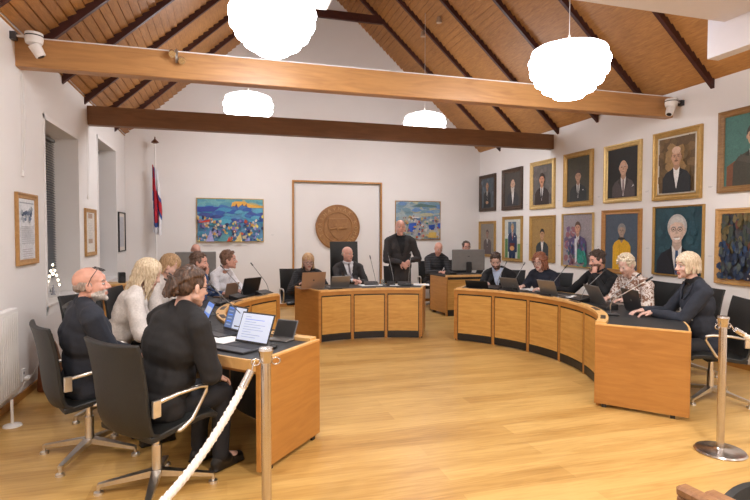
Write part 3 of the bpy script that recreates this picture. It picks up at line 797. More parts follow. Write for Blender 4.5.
        for i in range(K-1):
            f0 = i/(K-1); f1 = (i+1)/(K-1); r0 = r*(1-(1-tip)*f0); r1 = r*(1-(1-tip)*f1)
            hg.cap(h(*pts[i]), r0*s, h(*pts[i+1]), r1*s, 7)
    if hairs in ('short', 'spiky', 'shortback', 'pixie'):
        up_ = {'short': .004, 'shortback': .0, 'spiky': .010, 'pixie': .010}[hairs]
        hg.ell(h(0, -.024, .046+up_), (.0805*s, .096*s, (.084+up_)*s), HM)
        hg.ell(h(0, -.052, .0), (.074*s, .062*s, .07*s), HM)
        for k in (-1, 1): hg.ell(h(.062*k, .004, .022), (.019*s, .036*s, .034*s), HM)
        nt = 150 if hairs == 'spiky' else 110
        for i in range(nt):
            th = math.acos(rg.uniform(.05 if hairs != 'pixie' else -.1, 1)); a = rg.uniform(0, 2*pi)
            p = V((.080*sin(th)*cos(a), -.022+.098*sin(th)*sin(a), .046+.088*cos(th)))
            if p.y > .055 and p.z < .085: continue
            nrm = V((p.x/.0064, (p.y+.022)/.0096, (p.z-.046)/.0077)).normalized()
            dr = (nrm*(.9 if hairs == 'spiky' else .35)+V((rg.uniform(-.3, .3), .9 if hairs != 'shortback' else -.6, .1))*.6).normalized()
            L = {'short': .018, 'shortback': .014, 'spiky': .026, 'pixie': .030}[hairs]
            hg.cap(h(*p), .0085*s, h(*(p+dr*L)), .004*s, 6)
    elif hairs == 'fringe':                       # bald top, hair at the sides and back
        for k in (-1, 1): hg.ell(h(.060*k, -.030, .006), (.019*s, .05*s, .036*s), HM)
        hg.ell(h(0, -.075, .0), (.062*s, .035*s, .036*s), HM)
    elif hairs in ('bob', 'long', 'curly', 'crop'):
        zend = {'bob': -.085, 'long': -.24, 'curly': -.085, 'crop': -.05}[hairs]
        hg.ell(h(0, -.026, .046), (.083*s, .097*s, .088*s), HM)
        hg.ell(h(0, -.06, -.01 if hairs != 'crop' else .01), (.072*s, .055*s, (.085 if hairs != 'crop' else .075)*s), HM)
        for az in range(62 if hairs != 'curly' else 66, 362, 9):
            a = az+90-90
            if abs((az % 360)-90) < hairs_open: continue
            ze = zend+rg.uniform(-.015, .02)
            if 225 < az % 360 < 315 and hairs == 'bob': ze = -.075
            lock(az, ze, .0165 if hairs != 'curly' else .019, wav=.004 if hairs != 'curly' else .009, rx=.083, ry=.104, tip=.5, spread=.012 if hairs == 'bob' else (.03 if hairs == 'curly' else .0))
        for az in (66, 114, 58, 122): lock(az, .05, .012, tip=.6)
        if hairs == 'long':
            for az in range(130, 415, 7): lock(az, -.20+rg.uniform(-.06, .04), .013, wav=.006, rx=.092, ry=.112, rzz=.096, tip=.3)
        if hairs == 'curly':
            for i in range(130):
                th = math.acos(rg.uniform(-.75, 1)); a = rg.uniform(0, 2*pi)
                p = V((.098*sin(th)*cos(a), -.024+.112*sin(th)*sin(a), .02+.118*cos(th)))
                if p.y > .045 and p.z < .085: continue
                hg.ell(h(*p), (.017*s, .017*s, .015*s), HM, 7, 5)
        if hairs in ('bob', 'crop'):
            for az in (75, 90, 105): lock(az, .062, .011, tip=.6)
        if hairs == 'crop':
            for az in (50, 130, 44, 136, 140, 40): lock(az, .03, .014, tip=.6)
    elif hairs == 'bun':
        hg.ell(h(0, -.024, .044), (.081*s, .099*s, .087*s), HM); hg.ell(h(0, -.055, .0), (.073*s, .06*s, .065*s), HM)
        for k in (-1, 1): hg.ell(h(.06*k, .0, .02), (.021*s, .04*s, .035*s), HM)
        for i in range(26):                        # swept back strands
            a = rad(-80+160*i/25)
            pts = [V((.079*sin(a), .052*cos(a)-.0, .070+.030*cos(a))), V((.083*sin(a), -.03, .055+.085*cos(a)*.9)), V((.066*sin(a), -.09, .030+.055*cos(a))), V((.03*sin(a), -.122, .0+.02*cos(a)))]
            for p0, p1 in zip(pts, pts[1:]): hg.cap(h(*p0), .0085*s, h(*p1), .0085*s, 6)
        for i in range(34):                        # coiled twist at the back
            a = i*2.4; rr_ = .018+.030*(i/34); p = V((rr_*cos(a)*1.25, -.128+.014*sin(i*1.7), -.012+rr_*sin(a)*1.2))
            q = p+V((-sin(a)*.032, rg.uniform(-.012, .012), cos(a)*.032)); hg.cap(h(*p), .0125*s, h(*q), .010*s, 7)
        hg.ell(h(0, -.118, -.012), (.048*s, .034*s, .046*s), HM)
    if hg.v:
        hm = rm(hg, .0058, 1, .3); wrinkle(hm, .0035, 55, seedv, .35); link(hm, 'hair', hcm, body)
    # ---- glasses
    if glasses:
        gg = G(); gm = M('glasses_frame', (.02, .015, .015), .3)
        if glasses == 'raised': A = MX.Rotation(rad(0), 3, 'X'); off = V((0, -.012, .078)); tl = [V((.074, -.03, .045)), V((.083, -.01, .005))]
        else: off = V((0, 0, 0))
        for k in (-1, 1):
            pts = []
            for j in range(14):
                a = 2*pi*j/14; p = V((.032*k+.026*cos(a), .097-.06*(.032*abs(cos(a)) if cos(a)*k > 0 else 0), .0+.021*sin(a)))
                if glasses == 'raised': p = V((p.x*1.15, .060-.03*sin(a), .100+.018*sin(a)-.0))
                pts.append(h(*p))
            gg.tube(pts, .0022*s, 6, closed=True)
            if glasses == 'raised': gg.tube([h(.068*k, .056, .098), h(.084*k, .02, .055), h(.086*k, -.005, .012), h(.080*k, -.012, -.012)], .0028*s, 6)
            else: gg.tube([h(.058*k, .093, .004), h(.079*k, .05, .006), h(.081*k, -.01, .004)], .0022*s, 6)
        gg.tube([h(-.007, .099, .004), h(.007, .099, .004)] if glasses != 'raised' else [h(-.008, .062, .104), h(.008, .062, .104)], .0022*s, 6)
        gg.obj('glasses', gm, body, smooth=True)
    return body
def cloth(name, c, rough=.85, var=.12, bmp=.05): return M(name, c, rough, var=var, nscale=70, bmp=bmp)
NAVY = cloth('navy_wool', (.016, .020, .032)); NAVY2 = cloth('navy_knit', (.012, .015, .028)); BLK = cloth('black_wool', (.010, .010, .012)); CHAR = cloth('charcoal_wool', (.030, .027, .028))
WJ = cloth('white_knit', (.62, .58, .55)); WS = cloth('white_shirt', (.72, .72, .76)); LB = cloth('light_blue_shirt', (.48, .56, .72)); BLUEJ = cloth('blue_jacket', (.035, .07, .17)); BS = cloth('black_shirt', (.009, .010, .012))
STRIPE = stripe_mat('striped_sweater', (.012, .012, .014), (.05, .05, .055), 9)
PUFF = stripe_mat('padded_nylon', (.010, .010, .012), (.022, .022, .026), 11)
TIE = stripe_mat('striped_tie', (.10, .09, .11), (.30, .28, .30), 30)
pale = (.60, .38, .31); ruddy = (.60, .32, .245)
dk = lambda w, r: V((w, r))
def desk_hands(hip, tgt, z=.80, sep=.11, curl=30):
    """both hands resting on the desk towards point tgt"""
    d = (V((tgt[0], tgt[1], 0))-V((hip[0], hip[1], 0))).normalized(); p = V((-d.y, d.x, 0)); c = V((tgt[0], tgt[1], z))
    o = {}
    o['L'] = (c+p*sep-d*.09, tuple(d-p*.25), (0, 0, 1), curl); o['R'] = (c-p*sep-d*.09, tuple(d+p*.25), (0, 0, 1), curl); return o
# left arm of the horseshoe
person('bald man with grey beard, glasses pushed up on his forehead, navy jacket', (-.98, 4.10, .50), 25, (-.885, 3.96, 1.235), 4, 8, 0, ruddy, 'fringe', ((.20, .15, .12), (.36, .29, .25)),
       NAVY, hands={'L': ((-.66, 4.36, .66), (.9, .1, -.3), (0, 0, 1), 35), 'R': ((-.62, 4.08, .66), (.9, .5, -.3), (0, 0, 1), 40)}, width=1.2, neck=.145, glasses='raised', beard=('full', (.52, .48, .45)), kind='loose', voxel=.0055, knee=(.44, .5, .05), collar=NAVY)
person('woman with dark braided bun and glasses in a black cardigan, back to the camera', (-.43, 3.44, .50), 40, (-.205, 3.47, 1.255), 34, -10, 0, pale, 'bun', ((.020, .011, .008), (.11, .06, .038)),
       BLK, hands={'L': ((-.18, 3.90, .66), (.8, .4, -.3), (0, 0, 1), 30), 'R': ((-.10, 3.58, .655), (.8, .5, -.3), (0, 0, 1), 30)}, female=True, glasses='on', kind='loose', voxel=.0055, neck=.15, width=1.25, knee=(.44, .52, .05), collar=BLK)
person('long-haired blonde woman in a white knit jacket at the left desk', (-1.0, 5.10, .50), 8, (-.67, 5.09, 1.22), -8, -22, 0, pale, 'long', ((.46, .34, .21), (.76, .64, .46)),
       WJ, hands=desk_hands((-1, 5.1), (-.42, 5.1)), hairs_open=30, female=True, kind='loose', wr=.008, collar=WJ)
person('woman with light brown hair leaning over the left desk beside the long-haired blonde', (-.95, 6.40, .50), -10, (-.60, 6.30, 1.215), -10, -28, 0, pale, 'bob', ((.26, .15, .07), (.52, .34, .18)),
       WJ, hands=desk_hands((-.95, 6.4), (-.36, 6.22)), hairs_open=30, female=True, kind='loose', collar=WJ)
person('man with short brown hair in a blue jacket, hand raised to his mouth', (-.62, 7.15, .50), -22, (-.32, 6.98, 1.215), -8, -4, 0, ruddy, 'short', ((.07, .04, .028), (.17, .10, .07)),
       BLUEJ, shirt=WS, vdepth=.2, hands={'R': ((-.24, 6.86, 1.06), (.35, .15, .9), (.9, -.3, -.2), 75, (.2, -.4, -.9)), 'L': ((-.05, 7.02, .80), (.9, -.3, 0), (0, 0, 1), 30)}, beard=('stubble', (.30, .16, .11)))
person('woman with short brown hair in a white shirt looking to the right', (-.22, 7.85, .50), -40, (.05, 7.55, 1.21), -10, 3, 0, ruddy, 'pixie', ((.10, .05, .03), (.24, .13, .08)),
       WS, hands=desk_hands((-.2, 7.85), (.30, 7.32)), female=True, kind='shirt', collar=WS)
person('bald man behind the left rear monitor, only the top of his head showing', (-.45, 10.2, .50), -80, (-.51, 9.95, 1.26), -75, -15, 0, ruddy, 'fringe', ((.20, .15, .12), (.36, .29, .25)), BLK, kind='loose', voxel=.009)
# podium
person('woman with blonde bob and glasses in a black padded jacket reading at the podium', (1.33, 8.70, .50), -88, (1.30, 8.42, 1.125), -84, -10, 0, pale, 'bob', ((.36, .20, .09), (.62, .41, .22)),
       PUFF, hands=desk_hands((1.33, 8.7), (1.30, 8.12), sep=.14), hairs_open=58, female=True, glasses='on', kind='puffy', width=1.1, collar=PUFF)
person('seated man in dark suit, white shirt and patterned tie at the podium', (2.06, 8.72, .50), -90, (1.99, 8.55, 1.235), -58, -2, 0, ruddy, 'fringe', ((.30, .24, .20), (.48, .40, .34)),
       CHAR, shirt=WS, tie=TIE, vdepth=.30, hands={'L': ((2.13, 8.22, .80), (-.8, -.6, 0), (0, 0, 1), 45), 'R': ((2.0, 8.22, .82), (.8, -.6, 0), (0, 0, 1), 45)}, collar=WS, width=1.08)
person('standing bald man in dark suit with hands folded before him', (2.91, 8.50, .98), -96, (2.88, 8.41, 1.69), -100, -2, 0, ruddy, 'fringe', ((.25, .19, .16), (.38, .30, .26)),
       CHAR, shirt=BS, vdepth=.30, hands={'L': ((2.99, 8.24, 1.13), (-.75, -.25, -.6), (.1, -1, .1), 40), 'R': ((2.83, 8.235, 1.10), (.70, -.3, -.6), (-.1, -1, .1), 40)}, legs='stand', width=1.12, collar=BS)
# right rear
person('seated white-haired man in a striped black sweater at the right rear desk', (4.28, 10.38, .50), -98, (4.30, 10.08, 1.27), -95, -22, 0, ruddy, 'fringe', ((.5, .46, .43), (.66, .62, .6)),
       STRIPE, hands=desk_hands((4.28, 10.38), (4.27, 9.74), sep=.05), kind='loose', collar=STRIPE)
person('man behind the large grey monitor, only his brow and hair showing', (5.10, 10.60, .50), -100, (5.07, 10.35, 1.285), -100, 0, 0, ruddy, 'shortback', ((.04, .03, .025), (.10, .075, .06)), BLK, kind='loose', glasses='on', voxel=.009)
# right arm
person('man with dark brown hair and beard looking down, black jacket over light blue shirt', (4.42, 7.60, .50), 222, (4.16, 7.44, 1.15), 238, -28, 0, pale, 'short', ((.035, .022, .016), (.09, .055, .038)),
       BLK, shirt=LB, vdepth=.26, hands=desk_hands((4.42, 7.6), (4.02, 7.16), sep=.16), beard=('full', (.10, .055, .04)), collar=LB, width=1.1)
person('woman with curly red-brown hair and glasses in a navy jumper', (4.80, 6.95, .50), 207, (4.53, 6.79, 1.165), 213, -10, 0, pale, 'curly', ((.15, .045, .02), (.34, .13, .065)),
       NAVY2, hands={'L': ((4.36, 6.47, .80), (-.8, .1, 0), (0, 0, 1), 35), 'R': ((4.32, 6.86, .80), (-.8, -.4, 0), (0, 0, 1), 35)}, female=True, glasses='on', kind='loose', width=1.1, collar=WS)
person('man with dark hair in a black shirt resting his chin on his fist', (5.08, 6.05, .50), 196, (4.86, 5.94, 1.22), 172, -8, 10, ruddy, 'spiky', ((.03, .02, .016), (.08, .05, .035)),
       BS, hands={'L': ((4.73, 5.83, 1.05), (.05, .15, .98), (-.8, -.5, 0), 95, (.1, -.6, -.8)), 'R': ((4.52, 6.42, .80), (-.9, -.1, 0), (0, 0, 1), 40)}, kind='shirt', beard=('full', (.13, .065, .045)), width=1.1, collar=BS)
person('person with short platinum hair in a brown and white printed shirt', (5.04, 5.28, .50), 180, (4.77, 5.30, 1.20), 184, -24, 0, pale, 'pixie', ((.45, .36, .24), (.78, .70, .56)),
       PRINT, hands=desk_hands((5.04, 5.28), (4.48, 5.22)), kind='loose', width=1.12, collar=PRINT)
person('woman with short blonde bob in a dark navy blazer typing at the right end', (4.50, 3.92, .50), 156, (4.375, 4.06, 1.275), 166, -3, 0, pale, 'crop', ((.38, .29, .19), (.68, .57, .43)),
       NAVY, shirt=BS, vdepth=.12, hands={'L': ((4.10, 4.19, .805), (-.85, .42, -.1), (0, .1, 1), 28), 'R': ((4.13, 4.33, .805), (-.85, .35, -.1), (0, .1, 1), 28)}, female=True, voxel=.0055, width=1.08, hairs_open=52)

# ------------------------------------------------------------ laptops, microphones and papers on the desks
SILV = M('laptop_silver', (.30, .29, .28), .35, .7, var=.03); COPP = M('laptop_copper', (.36, .24, .17), .35, .6, var=.03); DGR = M('laptop_dark', (.05, .05, .055), .35, .4, var=.05)
KEYS = M('keyboard_black', (.015, .015, .017), .5)
def scr(name, c, e): return M(name, c, .3, emit=e, var=0)
SW = scr('screen_white', (.55, .62, .78), .35); SB = scr('screen_blue', (.08, .20, .60), .7); SD = scr('screen_slate', (.08, .13, .28), .5); SK = scr('screen_line', (.30, .38, .52), .3); SBL = scr('screen_accent', (.10, .20, .65), .4)
DT = .762
def laptop(x, y, yaw, label, mt=SILV, w=.32, d=.225, op=108, screen=None, group='laptops on the desks', mark=False):
    t = thing('laptop', label, 'laptop', (x, y, DT), rad(yaw-90), group)
    bs_ = G().rbox((-w/2, -d, 0), (w/2, 0, .014), .004).obj('base', mt, t)
    G().box((-w/2+.02, -d*.55, .0141), (w/2-.02, -.02, .0155)).obj('keyboard', KEYS, bs_)
    A = MX.Translation((0, .0, .014)) @ MX.Rotation(rad(op-90), 4, 'X').inverted()
    ld_ = G().rbox((-w/2, 0, 0), (w/2, .007, d), .003, mat=A).obj('lid', mt, t)
    def q(x0, x1, z0, z1, m, lay):
        g.box((x0, -.0012-.0004*lay, z0), (x1, -.0004*lay, z1), m, mat=A)
    g = G(); q(-w/2+.008, w/2-.008, .012, d-.008, 0, 0)
    mats = [BLACK, SW, SB, SD, SK, SBL]
    if screen == 'doc':
        q(-w/2+.012, w/2-.012, .018, d-.012, 1, 1)
        for i in range(9): q(-w/2+.05, -w/2+.05+(.06, .20, .12, .22, .18, .21, .09, .19, .15)[i], d-.04-i*.019, d-.036-i*.019, 5 if i == 1 else 4, 2)
    elif screen == 'split':
        q(-w/2+.012, -.02, .018, d-.012, 3, 1); q(-.018, w/2-.012, .018, d-.012, 1, 1)
        for i in range(6): q(-w/2+.03, -.05, .04+i*.028, .05+i*.028, 2 if i % 2 else 4, 2)
    elif screen == 'blue':
        q(-w/2+.012, w/2-.012, .018, d-.012, 2, 1); q(-w/2+.03, w/2-.03, .09, .15, 1, 2)
    g.obj('screen', mats, ld_)
    if mark:
        g = G(); g.cyl(tuple(A @ V((0, .0065, d/2))), tuple(A @ V((0, .0078, d/2))), .012, n=20); g.obj('lid_mark', DGR if mt is not DGR else SILV, ld_)
    return t
def R_(a, r): return ring(a, r)
def at(a, r, fn, *k, **kw): x, y = ring(a, r); return fn(x, y, *k, **kw)
laptop(.175, 3.93, 41, 'open laptop with bright white document screen, nearest laptop on the left desk', DGR, .34, .235, 112, 'doc')
laptop(.05, 4.50, 30, 'open laptop showing a blue and white split screen, behind the nearest laptop', DGR, .30, .21, 108, 'split')
laptop(-.20, 5.02, 12, 'tilted laptop with vivid blue screen beside the face of the woman with the bun', DGR, .28, .20, 115, 'blue')
laptop(.06, 6.98, 320, 'small taupe laptop before the man in the blue jacket', COPP, .25, .18, 105)
laptop(.31, 7.20, 312, 'open black laptop before the woman in the white shirt', PLAST, .32, .23, 108)
laptop(1.25, 7.66, 281, 'open copper-coloured laptop before the woman in the padded jacket', COPP, .37, .25, 105, mark=True)
laptop(1.66, 7.68, 276, 'silver laptop beside the copper one on the podium desk', SILV, .30, .20, 118)
laptop(3.96, 6.62, 205, 'grey laptop between the bearded man and the curly-haired woman', SILV, .30, .21, 118)
laptop(4.12, 5.93, 190, 'grey laptop on the right desk beside the man holding his chin', SILV, .31, .22, 112)
laptop(4.25, 5.14, 170, 'open grey laptop before the person in the printed shirt', SILV, .34, .24, 118)
laptop(4.16, 4.50, 168, 'dark grey laptop turned sideways, used by the blonde woman in the blazer', DGR, .33, .24, 104, mark=True)
def stand(x, y, yaw, label, mt=GREYP, sz=(.20, .15)):
    t = thing('tablet', label, 'tablet', (x, y, DT), rad(yaw-90)); w, h_ = sz
    G().rbox((-w/2, -.10, 0), (w/2, .05, .012), .004).obj('base', SILV if mt is GREYP else mt, t)
    A = MX.Translation((0, 0, .012)) @ MX.Rotation(rad(28), 4, 'X').inverted()
    G().rbox((-w/2, 0, 0), (w/2, .008, h_), .004, mat=A).obj('cover', mt, t)
    G().box((-w/2+.01, -.001, .01), (w/2-.01, 0, h_-.01), mat=A).obj('screen', BLACK, t)
    G().cyl((-w/2+.02, .02, .01), (w/2-.02, .02, .01), .008, n=10).obj('hinge', BLACK, t)
stand(.43, 4.10, 48, 'grey tablet leaning on a silver stand at the near end of the left desk')
stand(3.60, 6.97, 225, 'black tablet lying tilted at the far end of the right desk', PLAST, (.34, .14))
def console(a, r, label, lean=45, leanaz=None, L=.46, big=True):
    x, y = ring(a, r); t = thing('conference_microphone', label, 'microphone', (x, y, DT), rad(a-90), 'gooseneck microphones')
    # local +Y points outward to the speaker
    g = G(); w = .11 if big else .06
    P = [(-.07, 0), (.07, 0), (.07, .028), (-.07, .062)]
    vs = [(sx_*w, -p[0], p[1]) for sx_ in (-1, 1) for p in P]
    g.add(vs, [(0, 1, 2, 3), (7, 6, 5, 4), (0, 4, 5, 1), (1, 5, 6, 2), (2, 6, 7, 3), (3, 7, 4, 0)]); g.obj('console', PLAST, t, bevel=.006)
    g = G(); 
    for i in range(4): g.box((-w+.03+i*.03, -.035, .052), (-w+.045+i*.03, -.022, .0562), mat=None)
    g.obj('buttons', GREYP, t)
    la = rad(leanaz if leanaz is not None else 0); dx, dy = sin(la), cos(la); le = rad(lean)
    pts = [V((w*.6, -.02, .04))]
    for i in range(1, 9):
        f = i/8; b = le*min(1, f*2.4); pts.append(pts[-1]+V((dx*sin(b), dy*sin(b), cos(b)))*L/8)
    G().tube(pts, .0045, 6).obj('gooseneck', ALU if big is None else M('neck_grey', (.25, .25, .25), .35, .8), t, smooth=True)
    e = (pts[-1]-pts[-2]).normalized(); G().cap(pts[-1], .009, pts[-1]+e*.045, .008).obj('microphone_head', BLACK, t, smooth=True)
for a, r, lb in ((36.5, 2.28, 'before the bearded man in the light blue shirt'), (29, 2.2, 'before the curly red-haired woman'), (13, 2.2, 'between the curly-haired woman and the man holding his chin'), (-3, 2.2, 'before the man holding his chin'), (-19, 2.22, 'before the person in the printed shirt'),
                 (133, 2.17, 'at the far end of the left desk'), (146, 2.2, 'before the man in the blue jacket'), (160, 2.2, 'before the light brown-haired woman'), (176, 2.25, 'before the long-haired blonde'), (192, 2.25, 'in the middle of the left desk'), (211, 2.1, 'behind the brightest laptop')):
    console(a, r, 'black console with slanting gooseneck microphone ' + lb, lean=50 if a < 100 else 47, L=.46)
console(84, 2.45, 'black console with gooseneck microphone before the man in suit and tie', lean=18, leanaz=-40, L=.40)
console(71.5, 2.40, 'black console with gooseneck microphone before the standing man', lean=10, leanaz=30, L=.44)
console(76.5, 2.42, 'black console with upright gooseneck microphone left of the standing man', lean=22, leanaz=-30, L=.46, big=False)
# chrome microphone at the near end of the right desk
x, y = ring(-31, 2.12); t = thing('desk_microphone', 'silver gooseneck microphone on a flat base at the near right desk', 'microphone', (x, y, DT), rad(-31-90))
G().rbox((-.09, -.07, 0), (.09, .07, .022), .008).obj('base', DGR, t); pts = [(0, 0, .02), (0, 0, .10), (.015, .02, .15), (.05, .09, .21), (.12, .25, .33), (.14, .30, .37)]
G().tube(pts, .006, 8).obj('gooseneck', ALU, t, smooth=True); G().cap(pts[-1], .011, (.16, .345, .405), .010).obj('microphone_head', BLACK, t, smooth=True)
def sheet(x, y, yaw, label, w=.21, d=.297, z=DT, n=1): 
    o = G().box((-w/2, -d/2, 0), (w/2, d/2, .003*n)).obj('paper_sheet', PAPER, loc=(x, y, z), rz=rad(yaw)); tag(o, label, 'paper', 'papers on the desks')
sheet(-.02, 4.22, 40, 'white papers lying between the two nearest laptops on the left desk', .23, .40)
sheet(-.16, 4.46, 62, 'white sheet under the hands side of the split-screen laptop', .21, .30)
sheet(4.36, 6.62, 25, 'white papers before the curly red-haired woman', .22, .42, n=3)
sheet(4.40, 5.72, 15, 'white papers beside the man holding his chin', .22, .32, n=2)
sheet(2.22, 7.95, 92, 'white papers at the right of the man in suit and tie', .21, .34, n=3)
sheet(2.66, 7.86, 80, 'white papers left of the console of the standing man', .21, .30, n=3)
sheet(3.03, 7.80, 70, 'white papers at the right end of the podium desk', .21, .25, n=3)
sheet(4.28, 4.03, 60, 'white sheet at the outer edge of the near right desk', .15, .2)
sheet(-.30, 5.85, 90, 'white papers in the middle of the left desk', .21, .30, n=2)
# loose cables on the left desk
for i, (x, y, lb) in enumerate(((-.20, 5.45, 'on the middle of the left desk'), (.0, 6.25, 'on the left desk behind the microphones'), (.42, 4.30, 'beside the grey tablet'))):
    rg = random.Random(i); pts = []
    for k in range(26): 
        a = k*.8; r_ = .05+.05*rg.random(); pts.append((r_*cos(a)+.005*k-.06, r_*sin(a)*1.3, .006+.012*(k % 3)))
    o = G().tube(pts, .0035, 6).obj('cable', BLACK, loc=(x, y, DT), smooth=True); tag(o, 'tangled black cable ' + lb, 'cable')
x, y = ring(201, 2.12); t = thing('computer_mouse', 'small black mouse beside the nearest laptop', 'mouse', (.33, 3.82, DT)); G().ell((0, 0, .012), (.03, .05, .017)).obj('shell', PLAST, t, smooth=True); G().box((-.003, .015, .026), (.003, .03, .031)).obj('wheel', GREYP, t)
t = thing('desk_phone', 'black telephone on the right rear desk beside the seated man', 'telephone', (4.28, 9.42, .775), rad(10)); G().rbox((-.1, -.08, 0), (.1, .08, .05), .015).obj('body', PLAST, t); G().rbox((-.095, -.07, .05), (-.045, .07, .075), .01).obj('handset', PLAST, t)
x, y = ring(78, 2.3)
t = thing('water_glass', 'small clear tumbler beside the papers on the podium desk', 'glass', (2.42, 7.92, DT))
GL = M('tumbler_glass', (.8, .85, .85), .05, spec=.5, var=0); GL.node_tree.nodes['Principled BSDF'].inputs['Transmission Weight'].default_value = .9
G().lathe([(.028, 0), (.033, .09), (.031, .09), (.026, .006)], n=16).obj('bowl', GL, t, smooth=50)

# ------------------------------------------------------------ pictures
def frame(t, w, h_, fw, dp, mt, slip=None):
    g = G(); b = .35
    O = [(-w/2, -h_/2), (w/2, -h_/2), (w/2, h_/2), (-w/2, h_/2)]
    def rg(k): return [(-w/2+k, -h_/2+k), (w/2-k, -h_/2+k), (w/2-k, h_/2-k), (-w/2+k, h_/2-k)]
    prof = [(0, 0), (0, -dp), (fw*.25, -dp*1.05), (fw*.4, -dp*.75), (fw*.7, -dp*.6), (fw*.9, -dp*.72), (fw, -dp*.5), (fw, 0)]
    vs = []
    for k, y in prof: vs += [(x, y, z) for x, z in rg(k)]
    fs = []
    for i in range(len(prof)-1):
        for j in range(4): fs.append((i*4+j, i*4+(j+1) % 4, i*4+4+(j+1) % 4, i*4+4+j))
    g.add(vs, fs); g.obj('frame', mt, t)
    if slip:
        g = G(); k = fw; s_ = .02
        for a, b_, c, d in ((-w/2+k, w/2-k, -h_/2+k, -h_/2+k+s_), (-w/2+k, w/2-k, h_/2-k-s_, h_/2-k), (-w/2+k, -w/2+k+s_, -h_/2+k, h_/2-k), (w/2-k-s_, w/2-k, -h_/2+k, h_/2-k)): g.box((a, -dp*.55, c), (b_, -.005, d))
        g.obj('inner_slip', slip, t)
